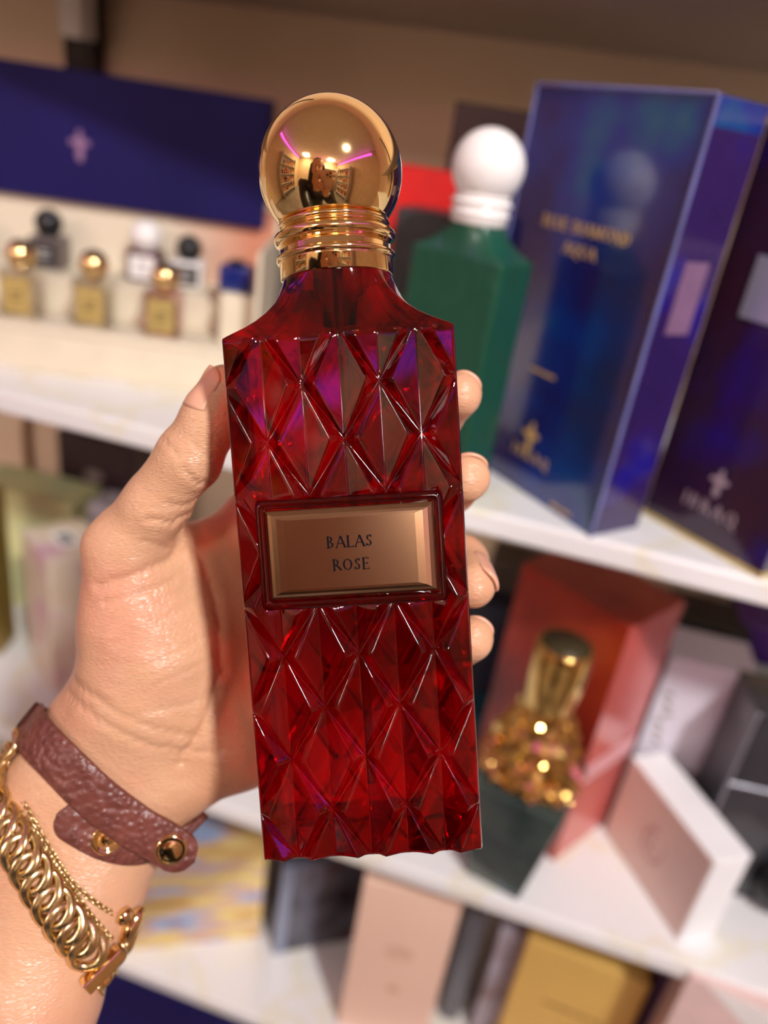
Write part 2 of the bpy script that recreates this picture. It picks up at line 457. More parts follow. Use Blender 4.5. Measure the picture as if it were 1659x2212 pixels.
def ring_frame_me(name, xo, y0, y1, wi, z0, z1, bev):
    """rectangular raised frame, outer half width xo, from y0 to y1, wall width wi"""
    V, Fc = [], []
    def rect(hx, a, b, z, rr):
        out = []
        for cx, cy, s in ((hx - rr, a + rr, -90), (hx - rr, b - rr, 0), (-hx + rr, b - rr, 90), (-hx + rr, a + rr, 180)):
            for k in range(5):
                w = math.radians(s + 90 * k / 4); out.append((cx + rr * math.cos(w), cy + rr * math.sin(w), z))
        return out
    L = [rect(xo, y0, y1, z0, 1.6), rect(xo, y0, y1, z1 - bev, 1.6), rect(xo - bev * .3, y0 + bev * .3, y1 - bev * .3, z1 - bev * .3, 1.5), rect(xo - bev, y0 + bev, y1 - bev, z1, 1.3),
         rect(xo - wi + bev, y0 + wi - bev, y1 - wi + bev, z1, .9), rect(xo - wi + bev * .3, y0 + wi - bev * .3, y1 - wi + bev * .3, z1 - bev * .3, .8), rect(xo - wi, y0 + wi, y1 - wi, z1 - bev, .8), rect(xo - wi, y0 + wi, y1 - wi, z0, .8)]
    n = len(L[0])
    for l in L: V += [tuple(q * .001 for q in p) for p in l]
    for i in range(len(L)):
        j = (i + 1) % len(L)
        for k in range(n): Fc.append((i * n + k, i * n + (k + 1) % n, j * n + (k + 1) % n, j * n + k))
    bm = bmesh.new(); me = pmesh(name, V, Fc); bm.from_mesh(me); bpy.data.meshes.remove(me)
    return bm_mesh(name, bm, True)
CAP_Y, CAP_R = 169.2, 17.85
def cap_me(name, n=96):
    P = []
    y = 143.4
    P += [(12.6, y), (13.9, y), (14.15, y + .25), (14.15, y + 3.7), (14.3, y + 4.0)]
    def torus(c, r0, r, k=7):
        return [(r0 + r * math.cos(a), c + r * math.sin(a)) for a in np.linspace(-math.pi / 2, math.pi / 2, k)]
    P += torus(y + 4.9, 14.1, .85) + [(13.95, y + 5.9), (13.95, y + 8.3)]
    P += torus(y + 9.7, 13.9, 1.35, 9) + [(13.6, y + 11.3), (13.2, y + 11.9)]
    P += torus(y + 12.9, 13.1, .8) + [(12.9, y + 13.9), (12.6, y + 14.4)]
    a0 = math.asin(-.68)
    for a in np.linspace(a0, math.pi / 2, 40): P.append((max(0, CAP_R * math.cos(a)), CAP_Y + CAP_R * math.sin(a)))
    P[-1] = (0, CAP_Y + CAP_R)
    return lathe_me(name, [(r * .001, q * .001) for r, q in P], n)

def make_bottle(name, mw, m_glass, m_cap, cuts, m_plate=None, writing=None, tube=None, pk=2.6):
    root = empty(name, mw)
    new('glass_body', body_me('glass_body', cuts, pk), m_glass, root)
    new('ball_cap', cap_me('ball_cap'), m_cap, root)
    if m_plate: new('label_frame', ring_frame_me('label_frame', 22.2, 63.6, 90.0, 2.0, 14.2, 17.2, .7), m_glass, root)
    if not m_plate: return root
    bm = bmesh.new(); V = []
    L = [(20.0, 10.65, 14.4), (20.0, 10.65, 16.3), (19.4, 10.05, 16.65), (18.6, 9.5, 16.95), (17.4, 8.9, 17.12), (15.5, 8.3, 17.2)]
    for hx, hy, z in L: V.append([bm.verts.new((sx * hx * .001, (76.8 + sy * hy) * .001, z * .001)) for sx, sy in ((-1, -1), (1, -1), (1, 1), (-1, 1))])
    for p, q in zip(V[:-1], V[1:]):
        for k in range(4): bm.faces.new((p[k], p[(k + 1) % 4], q[(k + 1) % 4], q[k]))
    bm.faces.new(V[-1]); bm.faces.new(V[0][::-1])
    pl = new('name_plate', bm_mesh('name_plate', bm), m_plate or m_glass, root)
    if m_plate: pl['label'] = 'rose gold name plate with black serif lettering'
    if writing:
        for txt, y, h in writing:
            new('lettering', text_me('lettering', txt, h, .00005, .07), INK, pl, Matrix.Translation((-.0003, y, .0172)))
    if tube:
        new('dip_tube', tube_me('dip_tube', [(0, .012, 0), (0.0005, .07, 0), (0, .144, 0)], .0012, 8), tube, root)
        new('pump_stem', lathe_me('pump_stem', [(.0042, .1300), (.0042, .137), (.0062, .138), (.0062, .1455), (0, .1456)], 20), tube, root)
    return root
# pose of the bottle in the hand, from the four corners of its front (camera space, m)
BX = Vector((.99781, .06180, .02363)).normalized()
BY = Vector((-.06324, .99381, .09134)); BY = (BY - BX * BY.dot(BX)).normalized()
BZ = BX.cross(BY)
BM = Matrix((BX, BY, BZ)).transposed().to_4x4()
BM.translation = Vector((-.0028, -.0855, -.1926)) - BZ * (BD / 2 * .001)
RED = glass('ruby_glass', (.67, .004, .040), .6)
ROSEGOLD = mat('rose_gold_plate', (.40, .24, .14), .22, 1.0, .05, 60, bump=.05, bscale=3500, dist=.0001)
hero = make_bottle('perfume_bottle', CAM_M @ BM, RED, GOLD, 20, ROSEGOLD, [('BALAS', .0779, .0028), ('ROSE', .0724, .0028)], glass('ruby_tube', (.75, .05, .08), .5, 1.2))
tag(hero, 'faceted ruby red perfume bottle with gold ball cap held in the hand', 'perfume bottle')

# ------------------------------------------------------------------ the hand and the person it belongs to (camera space, mm)
def cap_d(P, a, b, ra, rb):
    ab = b - a; t = np.clip(((P - a) @ ab) / (ab @ ab), 0, 1)
    return np.linalg.norm(P - a - t[:, None] * ab, axis=1) - (ra + (rb - ra) * t)
def smin(a, b, k):
    h = np.clip(.5 + .5 * (b - a) / k, 0, 1)
    return b + (a - b) * h - k * h * (1 - h)
def chain(pts):
    return [(U(*a[:3]), U(*b[:3]), a[3], b[3]) for a, b in zip(pts[:-1], pts[1:])]
PALM = []
PALM += chain([(300, 1590, 238, 14), (400, 1380, 240, 14.5), (556, 1136, 238, 11.6)])       # index metacarpal
PALM += chain([(320, 1610, 240, 14), (470, 1420, 243, 14), (610, 1250, 243, 11.8)])
PALM += chain([(345, 1630, 241, 14), (500, 1500, 243, 14), (650, 1375, 243, 11.3)])
PALM += chain([(390, 1665, 238, 13.2), (530, 1590, 238, 13.6), (665, 1495, 240, 11.0)])     # little finger side, heel of the hand
PALM += chain([(284, 1505, 228, 14.4), (278, 1330, 222, 12.0), (264, 1188, 217, 9.9)])     # thumb metacarpal
PALM += chain([(318, 1490, 231, 18.5), (345, 1390, 231, 19.5), (320, 1260, 227, 13.5)])     # ball of the thumb
PALM += chain([(400, 1500, 238, 19), (430, 1350, 239, 17)])
PALM += chain([(330, 1225, 226, 9.5), (420, 1210, 233, 9), (520, 1185, 238, 9)])            # web
ARM = chain([(205, 1585, 234, 15.5), (150, 1690, 232, 15.6), (70, 1830, 229, 16.5), (-85, 2105, 221, 19), (-280, 2480, 210, 23)])
ARM += chain([(318, 1660, 237, 14.2), (240, 1790, 235, 15.2), (172, 1925, 230, 16.5), (45, 2180, 222, 19.5), (-130, 2560, 211, 24)])
ARM += chain([(265, 1630, 236, 15), (90, 1960, 228, 16), (-180, 2500, 208, 23)])
THUMB = chain([(264, 1188, 217, 10.0), (334, 1092, 212, 8.7), (408, 990, 207, 8.4), (454, 908, 205, 7.6), (485, 840, 204.5, 6.3)])
FING = [chain([(556, 1136, 238, 11.4), (800, 962, 237, 8.8), (945, 893, 229, 7.6), (992, 853, 216, 6.4)]),
        chain([(610, 1250, 243, 11.4), (850, 1112, 240, 9.0), (972, 1052, 232, 7.8), (1007, 1033, 217, 6.7)]),
        chain([(650, 1375, 243, 11.0), (878, 1226, 243, 8.8), (997, 1212, 232, 7.6), (1022, 1262, 216, 6.6)]),
        chain([(665, 1495, 240, 10.5), (850, 1432, 240, 7.8), (975, 1402, 233, 6.8), (1020, 1380, 219, 6.2)])]
BMi = np.array(BM.inverted())
def bottle_d(P):                                  # distance to the bottle, a rounded block
    q = (np.c_[P * .001, np.ones(len(P))] @ BMi.T)[:, :3] * 1000
    h = np.array([BW / 2, BH / 2, BD / 2 + .9]); r = 1.5
    d = np.abs(q - [0, BH / 2, 0]) - h + r
    return np.linalg.norm(np.maximum(d, 0), axis=1) + np.minimum(d.max(1), 0) - r
def hand_d(P):
    d = None
    for c in PALM:
        e = cap_d(P, *c); d = e if d is None else smin(d, e, 8)
    a = None
    for c in ARM:
        e = cap_d(P, *c); a = e if a is None else smin(a, e, 9)
    d = smin(d, a, 12)
    t = None
    for c in THUMB:
        e = cap_d(P, *c); t = e if t is None else smin(t, e, 3)
    d = smin(d, t, 5)
    for f in FING:
        t = None
        for c in f:
            e = cap_d(P, *c); t = e if t is None else smin(t, e, 2.5)
        d = smin(d, t, 3.0)
    return -smin(-d, bottle_d(P) - .25, 1.2)       # flesh gives way to the glass
def grad(fn, P, e=.15):
    g = np.stack([fn(P + np.eye(3)[k] * e) - fn(P - np.eye(3)[k] * e) for k in range(3)], 1)
    return g / np.maximum(np.linalg.norm(g, axis=1), 1e-9)[:, None]
def surface_nets(fn, lo, hi, h, newton=2):
    lo, hi = np.array(lo, float), np.array(hi, float)
    n = np.ceil((hi - lo) / h).astype(int) + 1
    xs = [lo[k] + h * np.arange(n[k]) for k in range(3)]
    q = 4                                          # coarse pass first, fine values only near the surface
    cs = [lo[k] + h * q * np.arange(-(-n[k] // q)) + h * (q - 1) / 2 for k in range(3)]
    G = np.stack(np.meshgrid(*cs, indexing='ij'), -1).reshape(-1, 3)
    VC = fn(G).reshape([len(c) for c in cs])
    V = VC.repeat(q, 0).repeat(q, 1).repeat(q, 2)[:n[0], :n[1], :n[2]].astype(np.float32)
    near = np.argwhere(np.abs(V) < h * q * 1.6)
    for b0 in range(0, len(near), 200000):
        nb = near[b0:b0 + 200000]
        V[nb[:, 0], nb[:, 1], nb[:, 2]] = fn(lo + h * nb)
    c = [V[i:n[0] - 1 + i, j:n[1] - 1 + j, k:n[2] - 1 + k] for i in (0, 1) for j in (0, 1) for k in (0, 1)]
    mn = np.minimum.reduce(c); mx = np.maximum.reduce(c)
    act = np.argwhere((mn < 0) & (mx >= 0))
    acc = np.zeros((len(act), 3)); cnt = np.zeros(len(act))
    I, J, K = act.T
    for ax in range(3):
        o = [q for q in range(3) if q != ax]
        for u in (0, 1):
            for v in (0, 1):
                s = [0, 0, 0]; s[o[0]] = u; s[o[1]] = v; e = list(s); e[ax] = 1
                a = V[I + s[0], J + s[1], K + s[2]]; b = V[I + e[0], J + e[1], K + e[2]]
                m = (a < 0) != (b < 0)
                t = np.where(m, a / np.where(m, a - b, 1), 0)
                p = np.array(s, float)[None].repeat(len(act), 0); p[:, ax] = t
                acc += np.where(m[:, None], p, 0); cnt += m
    pts = lo + h * (act + acc / cnt[:, None])
    idx = -np.ones(n, np.int64); idx[I, J, K] = np.arange(len(act))
    quads = []
    for ax in range(3):
        sl0 = [slice(None)] * 3; sl1 = [slice(None)] * 3; sl0[ax] = slice(0, n[ax] - 1); sl1[ax] = slice(1, n[ax])
        a, b = V[tuple(sl0)] < 0, V[tuple(sl1)] < 0
        e = np.argwhere(a != b); ina = a[a != b]
        o = [q for q in range(3) if q != ax]
        ok = (e[:, o[0]] > 0) & (e[:, o[1]] > 0); e, ina = e[ok], ina[ok]
        def cell(du, dv):
            q = e.copy(); q[:, o[0]] -= du; q[:, o[1]] -= dv; return idx[q[:, 0], q[:, 1], q[:, 2]]
        Q = np.stack([cell(1, 1), cell(0, 1), cell(0, 0), cell(1, 0)], 1)
        flip = ina if ax != 1 else ~ina
        Q[~flip] = Q[~flip][:, ::-1]
        quads.append(Q)
    Q = np.vstack(quads); Q = Q[(Q >= 0).all(1)]
    for _ in range(newton):
        d = fn(pts); g = grad(fn, pts); pts = pts - np.clip(d, -h, h)[:, None] * g
    return pts, Q
lo = np.array([-190, -215, -268.]); hi = np.array([45, 55, -178.])
HV, HQ = surface_nets(hand_d, lo, hi, 1.25)
def surf(x, y, back=False, off=0.0, fn=hand_d):
    """point of the hand surface seen at a pixel (or on its far side), lifted by off mm"""
    ds = np.arange(150, 300, .5); P = np.stack([U(x, y, d) for d in ds]); v = fn(P)
    ins = np.where(v < 0)[0]
    p = P[ins[-1] if back else ins[0]] if len(ins) else P[np.argmin(v)]
    p = p[None]
    for _ in range(4): p = p - fn(p)[:, None] * grad(fn, p)
    g = grad(fn, p)
    return (p + off * g)[0], g[0]
def surfs(px, off=0.0):
    ds = np.arange(185, 275, 1.5); px = np.asarray(px)
    P = np.stack([np.stack([U(x, y, d) for d in ds]) for x, y in px]); v = hand_d(P.reshape(-1, 3)).reshape(len(px), -1)
    ins = v < 0; k = np.where(ins.any(1), ins.argmax(1), v.argmin(1))
    p = P[np.arange(len(px)), k]
    for _ in range(4): p = p - hand_d(p)[:, None] * grad(hand_d, p)
    return p + off * grad(hand_d, p)
# skin creases: pixel polylines on the visible side, groove depth and width in mm
CREASE = [([(398, 1012), (425, 1042), (455, 1040)], .55, 1.0), ([(415, 955), (440, 985), (480, 985)], .25, .8), ([(352, 950), (372, 968), (385, 990)], .3, .9),
          ([(322, 1118), (370, 1128), (412, 1106)], .6, 1.1), ([(360, 1085), (400, 1090), (425, 1075)], .35, .9), ([(310, 1165), (350, 1180), (390, 1185)], .3, 1.0),
          ([(215, 1265), (290, 1240), (360, 1210), (392, 1175), (398, 1130)], .7, 1.5), ([(395, 1150), (440, 1220), (470, 1330), (475, 1450), (440, 1560), (390, 1640)], .8, 1.6),
          ([(230, 1300), (300, 1285), (370, 1255)], .35, 1.1), ([(250, 1390), (330, 1350), (420, 1300)], .25, 1.2),
          ([(165, 1475), (200, 1500), (260, 1540), (330, 1570), (420, 1590)], .45, 1.6), ([(150, 1500), (230, 1565), (330, 1610), (470, 1625)], .5, 1.5), ([(300, 1540), (400, 1520), (500, 1480)], .25, 1.2),
          ([(420, 1090), (455, 1085), (500, 1065)], .3, 1.0), ([(330, 1480), (400, 1450), (470, 1410)], .22, 1.0), ([(310, 1440), (390, 1405), (460, 1365)], .22, 1.0)]
def densify(l, k=10):
    l = np.array(l, float); return np.vstack([l[i] + (l[i + 1] - l[i]) * t for i in range(len(l) - 1) for t in np.linspace(0, 1, k)[:, None]])
me = pmesh('person', HV * .001, HQ, True)
tmp = bpy.data.objects.new('tmp', me); COL.objects.link(tmp)
sm = tmp.modifiers.new('s', 'SUBSURF'); sm.levels = 1; sm.render_levels = 1
dg = bpy.context.evaluated_depsgraph_get()
me2 = bpy.data.meshes.new_from_object(tmp.evaluated_get(dg))
bpy.data.objects.remove(tmp); bpy.data.meshes.remove(me)
P = np.empty(len(me2.vertices) * 3); me2.vertices.foreach_get('co', P); P = P.reshape(-1, 3) * 1000
Nn = grad(hand_d, P)
disp = np.zeros(len(P))
for l, dep, wd in CREASE:
    C3 = surfs(densify(l))
    sel = np.where(((P > C3.min(0) - 6) & (P < C3.max(0) + 6)).all(1))[0]
    dist = np.min(np.linalg.norm(P[sel][:, None] - C3[None], axis=2), axis=1)
    disp[sel] -= .75 * dep * np.exp(-(dist / (wd * .7)) ** 2) - .3 * .75 * dep * np.exp(-((dist - 2.0 * wd) / wd) ** 2)
# soft tendons and unevenness
disp += .18 * np.sin(P[:, 0] * .31 + P[:, 1] * .22) * np.sin(P[:, 1] * .27 - P[:, 2] * .3)
P = P + Nn * disp[:, None]
me2.vertices.foreach_set('co', (P * .001).ravel()); me2.update()
HAND_ME = me2

# the rest of the photographer, standing behind the phone (metres, relative to the eye)
def rc(*p): return (np.array(p, float) * 1000) @ RC                  # relative world m -> camera space mm
ELBOW = U(265, 1660, 235) + (U(-170, 2520, 210) - U(265, 1660, 235)) / 113. * 238
SHL, SHR, NECK, HEAD = rc(-.27, -.30, -.17), rc(.11, -.36, -.19), rc(-.085, -.335, -.07), rc(-.08, -.29, .055)
PELV = rc(-.09, -.42, -.66)
WRR, ELR = rc(.00, -.075, -.14), rc(.16, -.20, -.40)
def union(parts, k):
    def fn(P):
        d = None
        for c in parts:
            e = cap_d(P, *c); d = e if d is None else smin(d, e, k)
        return d
    return fn
def cps(*pts): return [(a[0], b[0], a[1], b[1]) for a, b in zip(pts[:-1], pts[1:])]
torso = cps((NECK, 55), ((SHL + SHR) / 2 + rc(0, 0, -.12), 118), (PELV + rc(0, 0, .16), 112), (PELV, 125)) + cps((SHL, 58), (SHR, 58))
FL, FR = rc(-.19, -.38, -1.38), rc(.03, -.42, -1.38)
legs = cps((PELV + rc(-.075, 0, -.03), 90), (rc(-.18, -.38, -1.0), 60), (FL, 42)) + cps((PELV + rc(.075, 0, -.03), 90), (rc(.01, -.42, -1.0), 60), (FR, 42))
arm_up = cps((SHL, 56), (ELBOW, 42)); arm_rt = cps((SHR, 56), (ELR, 42), (WRR, 27))
base_fn = union(torso + legs + arm_up + arm_rt + cps((NECK, 52), (HEAD + rc(0, -.02, -.05), 52)), 30)
fwd, rgt, upv = rc(0, 1, 0), rc(1, 0, 0), rc(0, 0, 1)
def hd(x, y, z): return HEAD + rc(x, y, z)
head_parts = cps((hd(0, -.015, .045), 78), (hd(0, .02, -.035), 60)) + cps((hd(0, .02, -.04), 58), (hd(0, .045, -.085), 26)) + cps((NECK, 50), (hd(0, -.03, -.06), 50))
head_fine = cps((hd(0, .088, .005), 7), (hd(0, .108, -.03), 10)) + cps((hd(.012, .095, -.033), 7), (hd(-.012, .095, -.033), 7)) + cps((hd(-.02, .083, -.062), 6.5), (hd(.02, .083, -.062), 6.5)) \
    + cps((hd(-.077, -.01, .012), 8), (hd(-.079, 0, -.03), 7)) + cps((hd(.077, -.01, .012), 8), (hd(.079, 0, -.03), 7)) + cps((hd(-.045, .072, .03), 8), (hd(.045, .072, .03), 8))
_h1, _h2 = union(head_parts, 22), union(head_fine, 6)
def head_fn(P):
    d = smin(_h1(P), _h2(P), 8)
    for s in (-1, 1): d = -smin(-d, np.linalg.norm(P - hd(.034 * s, .092, .012), axis=1) - 11, 5)   # eye sockets
    for s in (-1, 1): d = np.minimum(d, np.linalg.norm(P - hd(.034 * s, .073, .012), axis=1) - 12)
    return d
# right hand round the phone
PH = lambda x, y, z: np.array([x, y, z], float)                       # phone frame = camera space
rh = cps((WRR, 25), (PH(-2, -104, 42), 27), (PH(-6, -78, 34), 22)) + cps((PH(8, -98, 40), 20), (PH(20, -70, 26), 11), (PH(15, -48, 22), 9))
for k in range(4):
    y0 = -62 - 19 * k
    rh += cps((PH(-14, -84 - 4 * k, 38), 12), (PH(-56, y0 + 2, 34), 8.5), (PH(-74, y0 + 6, 16), 8), (PH(-66, y0 + 9, -2), 7), (PH(-52, y0 + 9, -8.5), 6.2))
rh_fn = union(rh, 5)
fore_fn = union(cps((ELBOW, 41), (U(-170, 2520, 210), 37), (U(-110, 2400, 213), 34)), 8)
pieces = [(np.array([v.co[:] for v in HAND_ME.vertices]) * 1000, [tuple(p.vertices) for p in HAND_ME.polygons])]
def bounds(parts, m=15):
    A = np.array([q for c in parts for q in c[:2]]); R = max(max(c[2:]) for c in parts) + m
    return A.min(0) - R, A.max(0) + R
def net(fn, parts, h, m=15):
    lo, hi = bounds(parts, m); return surface_nets(fn, lo, hi, h)
base_parts = torso + legs + arm_up + arm_rt
for fn, parts, h in ((base_fn, base_parts, 14), (head_fn, head_parts + head_fine, 4), (rh_fn, rh, 3.2), (fore_fn, cps((ELBOW, 41), (U(-110, 2400, 213), 34)), 6)):
    V_, Q_ = net(fn, parts, h); pieces.append((V_, [tuple(q) for q in Q_]))
allV, allF = [], []
for V_, Q_ in pieces:
    b = sum(len(v) for v in allV); allV.append(V_); allF += [tuple(i + b for i in q) for q in Q_]
PERSON_ME = pmesh('person', np.vstack(allV) * .001, allF, True)
def skin_mat():
    m = mat('skin', None, .34, scale=18, sss=.22, ramp=[(.25, lin((210, 152, 116))), (.5, lin((218, 168, 132))), (.75, lin((216, 150, 122)))], spec=.45)
    nt = m.node_tree; N = nt.nodes; L = nt.links; b = N['Principled BSDF']
    tc = N.new('ShaderNodeTexCoord')
    vo = N.new('ShaderNodeTexVoronoi'); vo.feature = 'DISTANCE_TO_EDGE'; vo.inputs['Scale'].default_value = 900
    mp = N.new('ShaderNodeMapping'); mp.inputs['Rotation'].default_value = (0, 0, .6); mp.inputs['Scale'].default_value = (.45, 1.6, 1)
    L.new(tc.outputs['Object'], mp.inputs[0]); L.new(mp.outputs[0], vo.inputs['Vector'])
    n2 = N.new('ShaderNodeTexNoise'); n2.inputs['Scale'].default_value = 260; n2.inputs['Detail'].default_value = 5
    L.new(mp.outputs[0], n2.inputs['Vector'])
    ad = N.new('ShaderNodeMath'); ad.operation = 'ADD'; L.new(vo.outputs['Distance'], ad.inputs[0]); L.new(n2.outputs['Fac'], ad.inputs[1])
    bp = N.new('ShaderNodeBump'); bp.inputs['Strength'].default_value = .5; bp.inputs['Distance'].default_value = .0006
    L.new(ad.outputs[0], bp.inputs['Height']); L.new(bp.outputs[0], b.inputs['Normal'])
    return m
SKIN = skin_mat()
person = new('person', PERSON_ME, SKIN, None, CAM_M)
tag(person, 'person in black jacket whose bare left hand grips the red bottle', 'person')
NAIL = mat('fingernail', lin((224, 166, 138)), .28, var=.05, scale=80, sss=.2)
def nail(A, t, n0, rad, hw, l0, l1):
    t = t / np.linalg.norm(t); n = n0 - t * (n0 @ t); n /= np.linalg.norm(n); b = np.cross(t, n)
    Fc = []; nu, nv = 14, 13
    start, dirs, slide = [], [], []
    for i in range(nu):
        for j in range(nv):
            v = (j / (nv - 1)) * 2 - 1; e = math.sqrt(max(0, 1 - (abs(v) * .88) ** 3))
            u = (l0 + (l1 - l0) * i / (nu - 1)); mid = (l0 + l1) / 2
            u = mid + (u - mid) * (e if u > mid else .75 + .25 * e)
            d = n * math.cos(v * hw) + b * math.sin(v * hw); c = min(u, l1 - 3.5)
            start.append(A + t * c + d * rad); dirs.append(d); slide.append(u - c)
    start, dirs, slide = np.array(start), np.array(dirs), np.array(slide)[:, None]
    for _ in range(3): start = start - hand_d(start)[:, None] * grad(hand_d, start)
    ii, jj = np.divmod(np.arange(nu * nv), nv)
    rise = (.02 + .34 * np.minimum(1, ii / 3) * (1 - np.abs(jj / (nv - 1) * 2 - 1) ** 4))[:, None]
    V = np.vstack([start + t * slide + dirs * (lay - .05 * slide ** 2) for lay in (rise, -.6)])
    m = nu * nv
    for i in range(nu - 1):
        for j in range(nv - 1):
            q = (i * nv + j, i * nv + j + 1, (i + 1) * nv + j + 1, (i + 1) * nv + j)
            Fc += [q[::-1], tuple(k + m for k in q)]
    rim = [j for j in range(nv)] + [i * nv + nv - 1 for i in range(1, nu)] + [(nu - 1) * nv + j for j in range(nv - 2, -1, -1)] + [i * nv for i in range(nu - 2, 0, -1)]
    for a, c in zip(rim, rim[1:] + rim[:1]): Fc.append((a, c, c + m, a + m))
    bm = bmesh.new(); q = pmesh('fingernail', np.array(V) * .001, Fc); bm.from_mesh(q); bpy.data.meshes.remove(q)
    o = new('fingernail', bm_mesh('fingernail', bm, True), NAIL, person)
    return o
nail(U(470, 868, 204.8), U(485, 840, 204.5) - U(454, 908, 205), np.array([-.76, .36, .62]), 6.5, .95, -4.5, 8.0)
nail(U(1022, 1258, 217), U(1022, 1262, 216) - U(997, 1212, 232), np.array([.85, .50, .15]), 6, .85, -7, 5.5)
nail(U(1006, 1034, 218), U(1007, 1033, 217) - U(972, 1052, 232), np.array([.15, .85, -.5]), 6, .85, -6.5, 5.5)
nail(U(991, 854, 217), U(992, 853, 216) - U(945, 893, 229), np.array([.0, .3, -1.0]), 6, .85, -6.5, 4.5)
nail(U(1018, 1381, 220), U(1020, 1380, 219) - U(975, 1402, 233), np.array([.3, .5, -.9]), 6, .85, -6, 4.5)
# clothes and hair
def cloth(name, parts, k, h, m, lab, extra=None):
    fn = union(parts, k)
    f2 = (lambda P: extra(P, fn(P))) if extra else fn
    V_, Q_ = net(f2, parts, h, 25)
    o = new(name, pmesh(name, V_ * .001, Q_, True), m, person); o['label'] = lab; return o
fat = lambda parts, e: [(a, b, r + e, s + e) for a, b, r, s in parts]
LEATHER_J = mat('black_leather_jacket', (.016, .015, .017), .38, var=.3, scale=20, bump=.5, bscale=18, dist=.01)
DENIM = mat('dark_trousers', (.02, .022, .03), .8, var=.2)
HAIR = mat('dark_hair', (.018, .012, .009), .45, var=.4, scale=90, bump=.6, bscale=60, dist=.004)
sl = cps((SHL, 56), (ELBOW + (SHL - ELBOW) * .12, 46)); sr = cps((SHR, 56), (ELR, 44), (WRR + (ELR - WRR) * .18, 33))
cloth('jacket', fat(torso[1:] + sl + sr, 14), 30, 11, LEATHER_J, 'black leather jacket')
cloth('trousers', fat(legs, 10), 20, 13, DENIM, 'dark trousers')
hair_parts = cps((hd(0, -.03, .055), 84), (hd(0, -.05, -.02), 78), (hd(0, -.075, -.16), 60)) + cps((hd(-.07, -.01, .03), 28), (hd(-.085, -.02, -.14), 30)) + cps((hd(.07, -.01, .03), 28), (hd(.085, -.02, -.14), 30))
def face_open(P, d):
    return -smin(-d, np.linalg.norm((P - hd(0, .10, -.03)) / np.array([1, 1, 1]), axis=1) - 82, 8)
cloth('hair', hair_parts, 20, 6, HAIR, 'long dark hair', face_open)
SHOE = mat('dark_shoe', (.02, .02, .02), .5)
for f in (FL, FR):
    pr = [(f + rc(0, -.03, -.005), f + rc(0, .12, -.022), 44, 38)]
    def shoe_fn(P, fn=union(pr, 5)): return np.maximum(fn(P), -(P - f - rc(0, 0, -.068)) @ (rc(0, 0, 1) / 1000.))
    V_, Q_ = net(shoe_fn, pr, 8); new('shoe', pmesh('shoe', V_ * .001, Q_, True), SHOE, person)

# phone held in the right hand, its lens at the point the picture is taken from
phone = empty('phone', CAM_M)
tag(phone, 'phone in a rose gold case raised behind the bottle to take the picture', 'phone')
CASE = mat('rose_gold_case', (.62, .36, .26), .35, .5, .05)
new('case', box_me('case', -.060, .013, -.135, .014, .006, .0145, .003, 3), CASE, phone)
cb = new('camera_bump', box_me('camera_bump', -.024, .011, -.030, .012, .0040, .0065, .002, 3), CASE, phone)
for lx, ly in ((.0, 0), (0, -.018), (-.016, -.009)):
    r_ = zup(lathe_me('lens', [(.0062, 0), (.0062, .0012), (.0050, .0015), (.0046, .0006), (0, .0006)], 24)); r_.transform(Matrix.Rotation(math.pi, 4, 'X') @ Matrix.Translation((0, 0, -.0041)))
    new('lens', r_, BLACK, cb, Matrix.Translation((lx, ly, 0)))
new('screen', box_me('screen', -.057, .010, -.132, .011, .0144, .0150, .0002, 1), mat('screen_glass', (.02, .02, .025), .1, emit=((.4, .3, .3), .4)), phone)

# ------------------------------------------------------------------ bracelets (paths drawn on the skin, camera space mm)
def ribbon_me(name, P, Nrm, width, thick, round_end=(False, False), shift=0.0):
    """a strap along P with surface normals Nrm; rounded ends; rolled edges"""
    n = len(P); V, Fc = [], []
    T = np.gradient(P, axis=0); T /= np.linalg.norm(T, axis=1)[:, None]
    s = np.r_[0, np.cumsum(np.linalg.norm(np.diff(P, axis=0), axis=1))]
    prof = [(-1, .25), (-.97, .8), (-.9, 1), (-.45, 1.08), (0, 1.1), (.45, 1.08), (.9, 1), (.97, .8), (1, .25), (.95, 0), (0, 0), (-.95, 0)]
    for i in range(n):
        b = np.cross(T[i], Nrm[i]); b /= np.linalg.norm(b); nn = np.cross(b, T[i])
        w = width / 2
        for flag, dd in ((round_end[0], s[i]), (round_end[1], s[-1] - s[i])):
            if flag and dd < width / 2: w = min(w, math.sqrt(max(.02, (width / 2) ** 2 - (width / 2 - dd) ** 2)))
        for u, h in prof: V.append(P[i] + b * u * w + nn * (h * thick + shift))
    m = len(prof)
    for i in range(n - 1):
        for k in range(m): Fc.append((i * m + k, i * m + (k + 1) % m, (i + 1) * m + (k + 1) % m, (i + 1) * m + k))
    Fc.append(tuple(range(m))); Fc.append(tuple((n - 1) * m + k for k in range(m)))
    bm = bmesh.new(); q = pmesh(name, np.array(V) * .001, Fc); bm.from_mesh(q); bpy.data.meshes.remove(q)
    return bm_mesh(name, bm, True)
def on_arm(px, n, off):
    pts = [surf(x, y, bk, off)[0] for x, y, bk in px]
    P, L = spline(pts, n)
    return P, grad(hand_d, P), L
LEATHER = mat('brown_leather', None, .40, scale=150, ramp=[(.3, lin((98, 52, 44))), (.7, lin((124, 68, 58)))], spec=.6)
